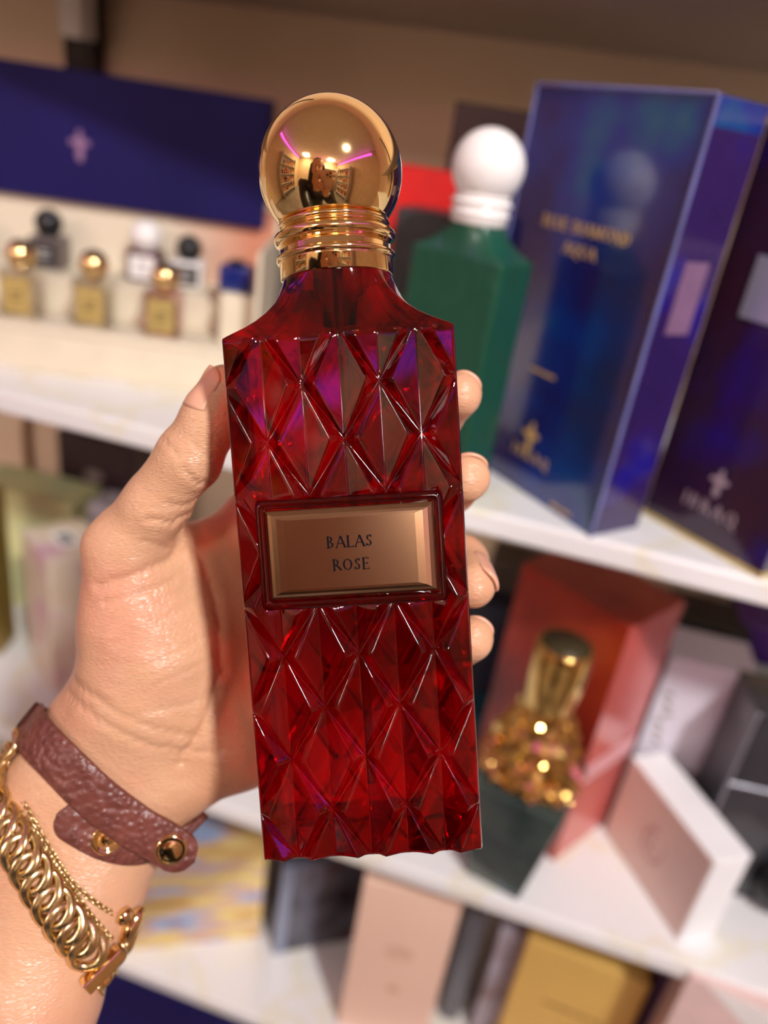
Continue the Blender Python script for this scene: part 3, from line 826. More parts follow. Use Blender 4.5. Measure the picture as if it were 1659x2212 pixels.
def pebbled(m, sc, st, di):
    N = m.node_tree.nodes; L = m.node_tree.links; tc = N.new('ShaderNodeTexCoord')
    vo = N.new('ShaderNodeTexVoronoi'); vo.feature = 'SMOOTH_F1'; vo.inputs['Scale'].default_value = sc
    no = N.new('ShaderNodeTexNoise'); no.inputs['Scale'].default_value = sc * .7
    mx = N.new('ShaderNodeMixRGB'); mx.inputs[0].default_value = .25
    L.new(tc.outputs['Object'], no.inputs['Vector']); L.new(tc.outputs['Object'], mx.inputs[1]); L.new(no.outputs['Color'], mx.inputs[2])
    L.new(tc.outputs['Object'], vo.inputs['Vector'])
    iv = N.new('ShaderNodeMath'); iv.operation = 'MULTIPLY'; iv.inputs[1].default_value = -1; L.new(vo.outputs['Distance'], iv.inputs[0])
    bp = N.new('ShaderNodeBump'); bp.inputs['Strength'].default_value = st; bp.inputs['Distance'].default_value = di
    L.new(iv.outputs[0], bp.inputs['Height']); L.new(bp.outputs[0], N['Principled BSDF'].inputs['Normal'])
pebbled(LEATHER, 560, .9, .0009)
band = empty('leather_bracelet', CAM_M)
tag(band, 'brown pebbled leather strap bracelet with gold snaps round the wrist', 'bracelet')
s0, n0_ = surf(285, 1772, False, 2.0)
n0_ = n0_ * .6 + np.array([.1, .05, 1.0]) * .4; n0_ /= np.linalg.norm(n0_)
def plane_pt(x, y):                              # the free end lies in the plane of the strap where it leaves the skin
    r_ = U(x, y, 1.0); return r_ * ((s0 @ n0_) / (r_ @ n0_))
pts_ = [plane_pt(420, 1856), plane_pt(385, 1838), plane_pt(340, 1810), s0] + [surf(x, y, bk, 1.9)[0] for x, y, bk in
        ((215, 1716, 0), (140, 1640, 0), (92, 1592, 0), (58, 1556, 0), (52, 1556, 1), (130, 1610, 1), (230, 1680, 1), (330, 1735, 1), (405, 1778, 1))]
P_, L_ = spline(pts_, 140)
N_ = grad(hand_d, P_); wgt = np.clip((np.arange(140) / 139 * L_ - 12) / 12, 0, 1)[:, None]
N_ = N_ * wgt + n0_ * (1 - wgt); N_ /= np.linalg.norm(N_, axis=1)[:, None]
new('strap', ribbon_me('strap', P_, N_, 12.4, 1.7, (True, False)), LEATHER, band)
ks = int(8.5 / L_ * 139); snap_p, snap_n = P_[ks] + N_[ks] * 1.9, N_[ks]
tail = [(128, 1752, 0), (175, 1785, 0), (235, 1815, 0), (300, 1828, 0), (360, 1815, 0), (408, 1790, 0)]
P2_, N2_, _ = on_arm(tail, 60, .25)
new('strap_tail', ribbon_me('strap_tail', P2_, N2_, 10.6, 1.3, (True, False)), LEATHER, band)
def disc(name, p, n_, prof, m, par):
    me_ = lathe_me(name, [(r * .001, h * .001) for r, h in prof], 32)
    n_ = Vector(n_.tolist()).normalized(); q = Vector((0, 1, 0)).rotation_difference(n_).to_matrix().to_4x4(); q.translation = Vector((p * .001).tolist())
    return new(name, me_, m, par, q)
disc('snap', snap_p, snap_n, [(4.4, -.5), (4.5, .3), (4.2, .75), (3.7, .85), (3.4, .7), (2.6, .95), (1.3, 1.15), (0, 1.2)], GOLD, band)['label'] = 'round gold snap button'
sp, sn = surf(231, 1806, False, 1.9)
sk_ = disc('snap_socket', sp, sn, [(4.4, -.4), (4.4, .5), (3.9, .8), (3.3, .6), (2.9, .2), (1.6, .1), (1.3, .45), (0, .5)], GOLD, band)
for k in range(20):                                # fluted ring of the socket
    a = 2 * math.pi * k / 20
    rb = box_me('flute', .0017, .0031, -.00016, .00016, .0001, .00055); rb.transform(Matrix.Rotation(-math.pi / 2, 4, 'X'))
    rb.transform(Matrix.Rotation(a, 4, 'Y')); new('flute', rb, GOLD, sk_)

def frame(T, N):
    t = Vector(T.tolist()).normalized(); n_ = Vector(N.tolist()); n_ = (n_ - t * n_.dot(t)).normalized(); b = n_.cross(t)
    return Matrix((t, b, n_)).transposed().to_4x4()          # x along the chain, y across, z out
def link_me(name, a, b, r, twist, flat, nu=28, nv=8):
    V, Fc = [], []
    for i in range(nu):
        w = 2 * math.pi * i / nu
        c = np.array([a * math.cos(w), b * math.sin(w), twist * math.sin(2 * w)])
        t = np.array([-a * math.sin(w), b * math.cos(w), 2 * twist * math.cos(2 * w)]); t /= np.linalg.norm(t)
        z = np.array([0, 0, 1.0]); s = np.cross(t, z); s /= np.linalg.norm(s); z2 = np.cross(s, t)
        for j in range(nv):
            v = 2 * math.pi * j / nv + math.pi / nv
            q = c + r * (s * math.cos(v) * 1.25 + z2 * math.sin(v) * .95)
            if q[2] > flat: q[2] = flat
            V.append(q * .001)
    for i in range(nu):
        for j in range(nv): Fc.append((i * nv + j, ((i + 1) % nu) * nv + j, ((i + 1) % nu) * nv + (j + 1) % nv, i * nv + (j + 1) % nv))
    bm = bmesh.new(); q = pmesh(name, V, Fc); bm.from_mesh(q); bpy.data.meshes.remove(q)
    me_ = bm_mesh(name, bm, True); return me_
GOLD_C = mat('chain_gold', (.84, .64, .32), .24, 1.0, .12, 500, rvar=.06)
chainb = empty('curb_chain_bracelet', CAM_M)
tag(chainb, 'chunky gold curb chain bracelet hanging below the leather strap', 'bracelet')
cp_ = [(-95, 1560, 0), (-50, 1640, 0), (-8, 1722, 0), (42, 1822, 0), (92, 1912, 0), (148, 1998, 0), (203, 2068, 0)]
nl = 26
P_, N_, L_ = on_arm(cp_, nl * 4 + 1, 2.4)
nl = int(L_ / 5.5); P_, N_, L_ = on_arm(cp_, nl + 1, 2.4)
LK = link_me('link', 4.9, 4.3, 1.15, 1.15, 1.7)
for i in range(nl):
    M = frame(P_[min(i + 1, nl)] - P_[max(i - 1, 0)], N_[i]) @ Matrix.Rotation(math.radians(-22), 4, 'Z')
    M.translation = Vector((P_[i] * .001).tolist()); new('link', LK, GOLD_C, chainb, M)
M = frame(P_[-1] - P_[-3], N_[-1]); M.translation = Vector(((P_[-1] + N_[-1] * .8) * .001).tolist())
cl_ = new('clasp_bar', box_me('clasp_bar', .0002, .0042, -.0062, .0062, -.0024, .0014, .0005, 2), GOLD, chainb, M)
# clasp and the turned links at the edge of the wrist
def blob(name, p, sx, sy, sz, M0, m, par):
    me_ = lathe_me(name, [(math.cos(a), math.sin(a)) if abs(a) < 1.57 else (0, math.sin(a)) for a in np.linspace(-math.pi / 2, math.pi / 2, 13)], 20)
    me_.transform(Matrix.Diagonal((sx * .001, sy * .001, sz * .001, 1))); Q = M0.copy(); Q.translation = Vector((p * .001).tolist()); return new(name, me_, m, par, Q)
for (x, y, o), (sx, sy, sz), nm in ((((276, 1992, 1.6)), (2.6, 5.4, 2.3), 'lobster_clasp'), ((262, 1974, 1.6), (2.2, 2.6, 1.8), 'clasp_lever'), ((283, 2025, .5), (2.6, 6.0, 2.6), 'clasp_body')):
    p, g = surf(x, y, False, o); M0 = frame(U(x + 12, y - 30, 225) - U(x, y, 225), g) @ Matrix.Rotation(math.radians(70), 4, 'Z')
    blob(nm, p, sx, sy, sz, M0, GOLD, chainb)
for x, y, ro, o in ((228, 2098, 20, .4), (240, 2075, 80, .8), (252, 2056, 10, .8), (215, 2122, 70, .2), (262, 2035, 60, .8)):
    p, g = surf(x, y, False, o); M0 = frame(U(x + 10, y - 20, 225) - U(x, y, 225), g) @ Matrix.Rotation(math.radians(ro), 4, 'Z') @ Matrix.Rotation(math.radians(50), 4, 'X')
    M0.translation = Vector((p * .001).tolist()); M0 = M0 @ Matrix.Scale(.62, 4); new('link', LK, GOLD_C, chainb, M0)
fine = empty('fine_chain_bracelet', CAM_M)
tag(fine, 'thin double gold cable chain lying between leather strap and curb chain', 'bracelet')
FL_ = link_me('fine_link', .95, .62, .24, 0, 9, 12, 5)
for path, off in (([(-70, 1530, 0), (-20, 1585, 0), (14, 1648, 0), (66, 1752, 0), (118, 1846, 0), (160, 1908, 0), (220, 1958, 0), (286, 1996, 0)], .5),
                  ([(-80, 1545, 0), (-32, 1600, 0), (4, 1665, 0), (58, 1770, 0), (110, 1856, 0), (152, 1914, 0), (192, 1970, 0), (240, 2028, 0)], .5)):
    _, _, L_ = on_arm(path, 40, off); n_l = int(L_ / 1.25); P_, N_, _ = on_arm(path, n_l + 1, off)
    for i in range(n_l):
        M = frame(P_[min(i + 1, n_l)] - P_[max(i - 1, 0)], N_[i]) @ Matrix.Rotation(math.radians(35 if i % 2 else -50), 4, 'X')
        M.translation = Vector((P_[i] * .001).tolist()); new('link', FL_, GOLD_C, fine, M)

# ------------------------------------------------------------------ boxes and bottles on the shelves
def frame_box(A, B, h, depth, name, m, label, cat='box', bev=.0008, group=None):
    """an upright carton whose front bottom edge runs from A to B (relative to the eye)"""
    A, B = np.array(A), np.array(B); w = np.linalg.norm((B - A)[:2]); a = math.atan2(B[1] - A[1], B[0] - A[0])
    o = new(name, box_me(name, 0, w, 0, depth, 0, h, bev, 2), m)
    o.matrix_world = Matrix.Translation((A + EYE).tolist()) @ Matrix.Rotation(a, 4, 'Z')
    tag(o, label, cat, group); o['w'] = w; o['h'] = h
    return o
def on_front(o, name, me_, m, x, z):          # something flat on the front face of a carton, x, z in metres from its lower left corner
    return new(name, me_, m, o, face_m((x, -.00005, z), (1, 0, 0), (0, 0, 1)))
def on_side(o, name, me_, m, y, z):           # on its right side
    return new(name, me_, m, o, face_m((o['w'] + .00065, y, z), (0, 1, 0), (0, 0, 1)))
def rect_me(name, w, h, t=.0003):
    return flat_me(name, [(-w / 2, -h / 2), (w / 2, -h / 2), (w / 2, h / 2), (-w / 2, h / 2)], t)

# blue box
B = onz(1275, 1160, Z1); hb = hgt(B, 1565, 203)
r_ = ray(1163, 180); A = r_ * ((Z1 + hb) / r_[2]); A[2] = Z1
BLUE = mat('deep_blue_nebula_print', None, .18, scale=13, coat=1.0, spec=.8, detail=3,
           ramp=[(.30, (.022, .009, .065)), (.46, (.010, .014, .13)), (.58, (.004, .030, .24)), (.68, (.003, .09, .22)), (.76, (.03, .19, .18))])
blue = frame_box(A, B, hb, .037, 'perfume_box', BLUE, 'tall shiny blue carton with gold lettering beside the green bottle', 'perfume box')
w = blue['w']
on_front(blue, 'lettering', text_me('lettering', 'BLUE DIAMOND', .0062, .0002), GOLDINK, w * .50, hb * .685)
on_front(blue, 'lettering', text_me('lettering', 'AQUA', .0062, .0002), GOLDINK, w * .50, hb * .635)
on_front(blue, 'small_print', rect_me('small_print', .020, .0016), GOLDINK, w * .45, hb * .335)
on_front(blue, 'emblem', emblem_me('emblem', .0075, .0002), GOLDINK, w * .47, hb * .165)
on_front(blue, 'lettering', text_me('lettering', 'IBRAQ', .0060, .0002, .35), GOLDINK, w * .50, hb * .095)
on_front(blue, 'small_print', rect_me('small_print', .016, .0014), GOLDINK, w * .78, hb * .02)
FILM = mat('wrap_film_fold', (.16, .18, .42), .15, var=.3, scale=30, coat=1)
for xx in (0, w):                               # sealed film edges
    new('film_edge', box_me('film_edge', xx - .0009, xx + .0009, -.0009, .0009, 0, hb, .0004, 1), FILM, blue)
new('film_edge', box_me('film_edge', 0, w, -.0009, .0009, hb - .001, hb + .0008, .0004, 1), FILM, blue)
new('side_panel', box_me('side_panel', w + .0001, w + .0006, .001, .036, .001, hb - .012, .0002, 1), mat('violet_blue_print', None, .2, scale=20, coat=.8, ramp=[(.35, (.022, .010, .07)), (.55, (.03, .012, .09)), (.7, (.012, .008, .22))]), blue)
on_side(blue, 'sticker', rect_me('sticker', .017, .034), mat('mauve_sticker', lin((120, 90, 120)), .4), .0185, hb * .60)
# plum box at the right
A = onz(1388, 1108, Z1); B = onz(1640, 1250, Z1)
PLUM = mat('plum_print', None, .2, scale=11, coat=.8, ramp=[(.35, (.035, .008, .018)), (.5, (.028, .008, .035)), (.62, (.018, .006, .16)), (.72, (.03, .008, .05))])
plum = frame_box(A, B, .208, .06, 'perfume_box', PLUM, 'dark plum carton with silver name label at the right edge of the upper shelf', 'perfume box')
w = plum['w']
new('gold_rim', box_me('gold_rim', -.0006, w + .0006, -.0006, .0606, 0, .0028, .0003, 1), GOLD_P, plum)
new('gold_rim', box_me('gold_rim', -.0006, w + .0006, -.0006, .0606, .2052, .2080, .0003, 1), GOLD_P, plum)
lb = on_front(plum, 'name_label', rect_me('name_label', .050, .030, .0006), mat('silver_label', lin((190, 190, 215)), .25, .6, .05), w * .56, .135)
for t_, yy in (('BALAS', .004), ('ROSE', -.007)): new('lettering', text_me('lettering', t_, .0052, .0002), INK, lb, Matrix.Translation((0, yy, .0006)))
on_front(plum, 'emblem', emblem_me('emblem', .0065, .0002), SILVERINK, w * .5, .038)
on_front(plum, 'lettering', text_me('lettering', 'IBRAQ', .0072, .0002, .25), SILVERINK, w * .5, .018)
# green bottle, twin of the red one
GREEN = mat('green_lacquer', lin((24, 76, 58)), .32, var=.06, coat=.3)
bc = ray(1035, 357) * .374
gm = Matrix.Translation((bc[0] + .004, bc[1] + .004, EYE[2] + Z1)) @ Matrix.Rotation(math.radians(-24), 4, 'Z') @ Matrix.Rotation(math.pi / 2, 4, 'X')
green = make_bottle('perfume_bottle', gm, GREEN, WHITE, 4, pk=.3)
tag(green, 'opaque green perfume bottle with white ball cap on the upper shelf', 'perfume bottle')
# cartons behind them
def simple(px, py, y, w, h, d, rot, z, m, label, cat='box', name='perfume_box', dx=0.0):
    """carton placed by the pixel its upper left front corner shows at and its distance y from the eye"""
    p = ony(px, py, y); top = p[2]; hh = h if h else top - z
    q = np.array([p[0], y, z]); o = frame_box(q, q + np.array([w * math.cos(rot), w * math.sin(rot), 0]), hh, d, name, m, label, cat)
    return o
MAROON = mat('dark_maroon_card', (.045, .018, .022), .35, var=.3, scale=25)
simple(985, 218, .535, .075, 0, .05, 0, Z1, MAROON, 'dark maroon carton standing behind the green bottle')
simple(845, 352, .50, .062, 0, .04, .0, Z1, mat('bright_red_card', lin((205, 22, 24)), .4, var=.08), 'bright red carton behind the gold ball cap')
simple(858, 446, .46, .030, 0, .035, .0, Z1, CHAR, 'narrow black carton between the red bottle and the green bottle')
simple(556, 470, .60, .05, 0, .04, .1, Z1, mat('warm_grey_card', lin((104, 98, 90)), .5), 'grey carton right of the open gift box')

# gift set: cream tray, navy lid standing behind, miniature bottles
gA = onz(-200, 764, Z1); gB = onz(545, 859, Z1)
ga = math.atan2((gB - gA)[1], (gB - gA)[0]); gw = np.linalg.norm((gB - gA)[:2])
gift = empty('gift_box', Matrix.Translation((gA + EYE).tolist()) @ Matrix.Rotation(ga, 4, 'Z'))
tag(gift, 'open navy gift box with cream tray for miniature perfume bottles', 'gift box')
CREAM = mat('cream_card', lin((224, 212, 188)), .55, var=.03)
NAVY = mat('navy_satin', lin((25, 19, 80)), .6, var=.2, scale=9, spec=.2)
G2 = gift.matrix_world.inverted()
def gpix(px, py, yl):                            # local coordinates in the tray of the pixel at local depth yl
    r = Vector((RC @ np.array([(px - CX) / F, -(py - CY) / F, -1.0])).tolist()); o = G2 @ Vector(EYE.tolist()); d = G2.to_3x3() @ r
    t = (yl - o.y) / d.y; return o + d * t
GD = .115
new('tray', box_me('tray', 0, gw, 0, GD, 0, .026, .0012, 2), CREAM, gift)
new('tray_lip', box_me('tray_lip', .0, gw, 0.0, .010, .0265, .0315, .0008, 2), CREAM, gift)
STEP_Y, STEP_Z = .060, .052
new('step', box_me('step', .004, gw - .035, STEP_Y, GD - .004, .0262, STEP_Z, .001, 2), CREAM, gift)
new('end_block', box_me('end_block', gw - .030, gw - .004, .030, .072, .0262, .062, .001, 2), CREAM, gift)
lo_z = gpix(300, 458, GD).z; hi_z = gpix(300, 172, GD).z
new('back_panel', box_me('back_panel', 0, gw, GD - .003, GD, .0, lo_z + .02, .0006, 1), CREAM, gift)
lid = new('lid', box_me('lid', -.012, gpix(578, 350, GD - .012).x, GD - .012, GD + .016, gpix(300, 458, GD - .012).z, hi_z, .0015, 2), NAVY, gift)
SAL2 = mat('cream_to_salmon_gradient', None, .55, scale=1, ramp=[(.0, lin((224, 212, 188))), (1, lin((204, 136, 108)))])  # panel colour runs from cream to salmon towards the right
_n = SAL2.node_tree; _x = _n.nodes.new('ShaderNodeSeparateXYZ'); _tc = _n.nodes.new('ShaderNodeTexCoord'); _mr = _n.nodes.new('ShaderNodeMapRange')
_n.links.new(_tc.outputs['Object'], _x.inputs[0]); _n.links.new(_x.outputs[0], _mr.inputs[0]); _mr.inputs[1].default_value = gw * .62; _mr.inputs[2].default_value = gw * .9
_n.links.new(_mr.outputs[0], [q for q in _n.nodes if q.bl_idname == 'ShaderNodeValToRGB'][0].inputs[0])
new('gradient_panel', box_me('gradient_panel', .004, gw - .004, GD - .0042, GD - .0031, .028, lo_z + .015, .0002, 1), SAL2, gift)
new('side_panel', box_me('side_panel', gw - .003, gw, .004, GD, .0262, lo_z, .0006, 1), CREAM, gift)
em = gpix(172, 308, GD - .0121)
new('emblem', emblem_me('emblem', .0088, .0003), mat('pale_pink_foil', lin((140, 106, 142)), .45, .2), lid, face_m((em.x, GD - .01205, em.z), (1, 0, 0), (0, 0, 1)))
def mini(px, py, yl, zb, mg, mc, ml, r, label, scale=1.0):
    """miniature bottle: glass cube, ball cap, label; px, py = pixel of its cap"""
    q = gpix(px, py, yl); s = scale
    o = empty('miniature_bottle', gift.matrix_world @ Matrix.Translation((q.x, yl, zb)))
    r *= 1.08; hw, hh = .0115 * s, q.z - zb - r * .88
    new('glass_body', box_me('glass_body', -hw, hw, -hw, hw, .0003, hh, .0015, 3), mg, o)
    new('collar', zup(lathe_me('collar', [(.0066 * s, hh - .0005), (.0070 * s, hh), (.0070 * s, hh + .0022), (.004 * s, hh + .0030)], 24)), mc, o)
    bl = lathe_me('ball_cap', [(max(0, r * math.cos(a)), q.z - zb + r * math.sin(a)) for a in np.linspace(-math.pi / 2, math.pi / 2, 20)], 32)
    new('ball_cap', zup(bl), mc, o)
    lm = new('label', rect_me('label', hw * 1.6, hh * .72, .0004), ml, o, face_m((0, -hw - .0001, hh * .5), (1, 0, 0), (0, 0, 1)))
    for k in (0, 1): new('lettering', rect_me('lettering', hw * .7, .0009, .0001), INK if ml in (GOLD_P, WHITE) else WHITE, lm, Matrix.Translation((0, .002 - .004 * k, .0004)))
    tag(o, label, 'perfume bottle', 'miniature bottles in the gift box'); return o
CLEAR = glass('clear_glass', (.93, .93, .88), .75, 1.25)
zt = .0262
mini(45, 549, .034, zt, CLEAR, GOLD, GOLD_P, .0092, 'gold capped miniature bottle at the left of the front row in the gift tray')
mini(203, 571, .034, zt, CLEAR, GOLD, GOLD_P, .0092, 'gold capped miniature bottle in the middle of the front row')
mini(357, 599, .034, zt, glass('rose_glass', (.9, .75, .74), .75, 1.25), GOLD, GOLD_P, .0092, 'gold capped miniature bottle at the right of the front row')
yb = .088
mini(-60, 492, yb, STEP_Z, mat('lilac_glass', (.5, .45, .6), .2), WHITE, WHITE, .0092, 'pale lilac miniature bottle at the left edge of the picture')
mini(105, 482, yb, STEP_Z, mat('grey_lacquer', lin((104, 92, 88)), .35), BLACK, CHAR, .0092, 'grey miniature bottle with black ball cap in the back row')
mini(316, 509, yb, STEP_Z, mat('plum_lacquer', lin((78, 34, 48)), .3), WHITE, WHITE, .0105, 'plum miniature bottle with white ball cap in the back row')
mini(409, 536, yb, STEP_Z, WHITE, BLACK, CHAR, .0088, 'white miniature bottle with black ball cap in the back row')
nb = gpix(513, 590, .05)
nv_ = empty('miniature_bottle', gift.matrix_world @ Matrix.Translation((nb.x, .050, .0622)))
new('glass_body', box_me('glass_body', -.0115, .0115, -.0115, .0115, 0, nb.z - .0622 + .006, .0015, 3), mat('cobalt_glass', (.01, .02, .16), .12, coat=1), nv_)
new('shoulder', box_me('shoulder', -.006, .006, -.006, .006, nb.z - .0622 + .006, nb.z - .0622 + .009, .001, 2), BLACK, nv_)
tag(nv_, 'cobalt blue miniature bottle on the cream block at the right of the gift tray', 'perfume bottle', 'miniature bottles in the gift box')

# ---- lower shelf, right side
B = onz(1192, 1860, Z2); C = onz(1312, 1782, Z2); hr = hgt(B, 1372, 1360)
r_ = ray(1130, 1215); tt = (Z2 + hr) / r_[2]; A = r_ * tt; A[2] = Z2
REDBOX = mat('red_orange_gloss', None, .3, scale=14, coat=.15, ramp=[(.3, lin((96, 22, 18))), (.5, lin((150, 44, 26))), (.7, lin((176, 66, 30)))])
redb = frame_box(A, B, hr, np.linalg.norm((C - B)[:2]), 'perfume_box', REDBOX, 'tall red carton with salmon side behind the gold studded bottle', 'perfume box')
w = redb['w']; dp = np.linalg.norm((C - B)[:2])
SALM = mat('salmon_gloss', lin((196, 92, 84)), .25, var=.1, scale=12, coat=.5)
new('side_panel', box_me('side_panel', w + .0001, w + .0008, .0, dp, 0, hr, .0003, 1), SALM, redb)
new('side_band', box_me('side_band', w + .0008, w + .0012, .0, dp, hr * .36, hr * .44, .0001, 1), mat('pale_pink_band', lin((226, 168, 172)), .3), redb)
on_front(redb, 'white_label', rect_me('white_label', .016, .030, .0004), WHITE, w * .70, hr * .63)
# gold studded bottle on teal glass
gb = onz(1078, 1882, Z2)
ht = hgt(gb, 1195, 1372)
stud = empty('gold_bottle', Matrix.Translation((gb + EYE).tolist()) @ Matrix.Rotation(math.radians(-12), 4, 'Z'))
tag(stud, 'gold studded perfume bottle on a dark teal glass base', 'perfume bottle')
TEAL = mat('smoked_teal_glass', None, .12, scale=30, coat=1, ramp=[(.3, (.012, .03, .035)), (.6, (.05, .07, .06)), (.75, (.02, .12, .16))])
hbase = ht * .45
bs = box_me('glass_base', -.020, .020, -.016, .016, 0, hbase, .002, 2, taper=1.62); new('glass_base', bs, TEAL, stud)
def studded(name, r0, r1, z0, z1, seg, rows, amp, squeeze=1.0):
    V, Fc = [], []; random.seed(5)
    for i in range(rows + 1):
        f = i / rows
        for k in range(seg):
            a = 2 * math.pi * (k + .5 * (i % 2)) / seg; r = (r0 + (r1 - r0) * f) * (1 + amp * random.uniform(-1, 1))
            V.append((r * math.cos(a), r * math.sin(a) * squeeze, z0 + (z1 - z0) * f))
    for i in range(rows):
        for k in range(seg):
            a, b, c, d = i * seg + k, i * seg + (k + 1) % seg, (i + 1) * seg + (k + 1) % seg, (i + 1) * seg + k
            Fc += [(a, b, d), (b, c, d)] if i % 2 == 0 else [(a, b, c), (a, c, d)]
    Fc.append(tuple(range(seg))[::-1]); Fc.append(tuple(rows * seg + k for k in range(seg)))
    return pmesh(name, V, Fc)
GOLDST = mat('crumpled_gold', (.78, .52, .17), .12, 1.0, .15, 200)
new('gold_body', studded('gold_body', .030, .033, hbase + .0004, hbase + .018, 34, 8, .12, .7), GOLDST, stud)
new('gold_shoulder', studded('gold_shoulder', .033, .016, hbase + .018, hbase + (ht - hbase) * .55, 30, 10, .13, .75), GOLDST, stud)
cz = hbase + (ht - hbase) * .55
new('cap', zup(lathe_me('cap', [(.0165, cz), (.0175, cz + .001), (.0175, ht - .012), (.0172, ht - .0105), (.0172, ht - .004), (.0165, ht - .003), (.0150, ht - .003), (.0148, ht - .0042), (0, ht - .0042)], 40)), GOLDST, stud)
new('cap_disc', zup(lathe_me('cap_disc', [(.0147, ht - .0041), (.0147, ht - .0026), (0, ht - .0026)], 40)), mat('bronze_disc', (.06, .045, .02), .4, .3), stud)
random.seed(9)
for k in range(90):
    a = random.uniform(-2.6, -.3); z = random.uniform(hbase + .003, cz)
    f = (z - hbase) / (cz - hbase); rr = .033 if f < .35 else .033 - (f - .35) / .65 * .017
    s_ = random.uniform(.0011, .0022)
    if k == 0:
        me_ = bpy.data.meshes.new('crystal'); bm = bmesh.new(); bmesh.ops.create_icosphere(bm, subdivisions=1, radius=1.0); bm.to_mesh(me_); bm.free(); CR = me_
    new('crystal', CR, GOLDST, stud, Matrix.Translation((rr * math.cos(a), rr * .75 * math.sin(a), z)) @ Matrix.Rotation(random.uniform(0, 3), 4, 'X') @ Matrix.Scale(s_, 4))
# low pink box
A = onz(1305, 1795, Z2); B = onz(1465, 2035, Z2); hp = hgt(B, 1550, 1866)
ROSE = mat('dusty_rose_card', lin((228, 202, 192)), .45, var=.06, scale=20)
WHT2 = mat('bright_white_card', (.86, .86, .87), .4, var=.02)
pink = frame_box(A, B, hp, .030, 'gift_box', WHT2, 'low white box with dusty rose front and oval crest on the lower shelf', 'box')
new('front_panel', box_me('front_panel', .0015, pink['w'] - .0015, -.0004, .0002, .001, hp - .001, .0001, 1), ROSE, pink)
DROSE = mat('embossed_rose', lin((200, 158, 152)), .4, var=.05)
def oval(rx, ry, n=28): return [(rx * math.cos(2 * math.pi * k / n), ry * math.sin(2 * math.pi * k / n)) for k in range(n)]
cr = new('crest', flat_me('crest', oval(.0115, .0145), .0005), DROSE, pink, face_m((pink['w'] * .5, -.0004, hp * .5), (1, 0, 0), (0, 0, 1)))
new('crest_field', flat_me('crest_field', oval(.0085, .0112), .0003), ROSE, cr, Matrix.Translation((0, 0, .0005)))
new('crest_bar', rect_me('crest_bar', .0022, .012, .0004), DROSE, cr, Matrix.Translation((-.002, .001, .0008)))
new('crest_bar', rect_me('crest_bar', .0085, .0022, .0004), DROSE, cr, Matrix.Translation((.001, -.004, .0008)))
# white carton with a printed twig, black and purple ones behind
PALE = mat('pale_lilac_card', lin((214, 208, 220)), .4, var=.04, scale=15)
A = np.array([*ony(1432, 1400, .475)[:2], Z2]); wc = simple(1448, 1418, .50, .062, 0, .045, .05, Z2, PALE, 'pale white carton with a printed green twig behind the rose box', 'perfume box')
for k in range(6):
    on_front(wc, 'leaf', flat_me('leaf', [(x * .004, y * .0016) for x, y in oval(1, 1, 10)], .0002), mat('sage_leaf', lin((110, 112, 92)), .5), .008 + .002 * (k % 3), wc['h'] * (.80 - .055 * k)).rotation_euler.y += .6 * (k % 2)
simple(1462, 1336, .575, .058, 0, .05, .02, Z2, BLACK, 'black carton standing behind the pale white carton', 'perfume box')
vi = simple(1600, 1345, .595, .07, 0, .05, .0, Z2, mat('violet_card', lin((66, 22, 110)), .3, var=.2, scale=20), 'violet carton with a mauve lower half at the right edge', 'perfume box')
on_front(vi, 'mauve_band', rect_me('mauve_band', vi['w'], vi['h'] * .55, .0004), mat('mauve_card', lin((128, 96, 100)), .4), vi['w'] / 2, vi['h'] * .40)
simple(1588, 1478, .55, .06, 0, .04, .0, Z2, mat('mint_white_card', lin((206, 220, 208)), .4, var=.04), 'mint white carton right of the pale white carton', 'perfume box')
# dark brown domed shape with a small cap
dm = onz(1500, 1760, Z2)
dome = empty('perfume_bottle', Matrix.Translation((dm + EYE).tolist()))
hd_ = hgt(dm, 1555, 1550)
DARKG = mat('dark_brown_gloss', (.028, .02, .016), .12, coat=1)
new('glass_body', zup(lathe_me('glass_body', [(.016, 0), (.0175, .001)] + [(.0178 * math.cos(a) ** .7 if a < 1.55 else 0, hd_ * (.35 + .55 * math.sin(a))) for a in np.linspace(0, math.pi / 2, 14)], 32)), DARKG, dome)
new('cap', zup(lathe_me('cap', [(.006, hd_ * .86), (.0062, hd_ * .9), (.0062, hd_ * .99), (.005, hd_), (0, hd_)], 24)), BLACK, dome)
tag(dome, 'dark brown domed shape with a small cap behind the rose box', 'perfume bottle')
bx = simple(1640, 1545, .455, .055, 0, .05, .12, Z2, mat('anthracite_card', (.028, .028, .034), .3, var=.2, coat=.5), 'anthracite carton with painted edge highlights at the right of the lower shelf', 'perfume box')
new('edge_highlight', box_me('edge_highlight', -.0006, .0008, -.0006, .0008, 0, bx['h'], .0002, 1), mat('silver_edge', (.4, .4, .45), .3, .8), bx)  # highlights along the carton's edges, painted on as pale strips
new('edge_highlight', box_me('edge_highlight', 0, bx['w'], -.0006, .0006, bx['h'] * .62, bx['h'] * .635, .0002, 1), mat('highlight_edge_b', (.4, .4, .45), .3, .8), bx)
# black bow-shaped bottle lying at the right edge
bo = onz(1665, 1950, Z2)
bow = empty('black_bottle', Matrix.Translation((bo + EYE).tolist()) @ Matrix.Rotation(.3, 4, 'Z'))
new('glass_body', zup(lathe_me('glass_body', [(.009, 0), (.012, .0015), (.020, .012), (.024, .024), (.022, .036), (.013, .047), (.007, .051), (.0066, .056)], 36)), BLACK, bow)
new('cap', zup(lathe_me('cap', [(.0068, .0565), (.0095, .058), (.0095, .078), (.0085, .080), (0, .080)], 30)), CHAR, bow)
tag(bow, 'round glossy black bottle at the right edge of the lower shelf', 'perfume bottle')
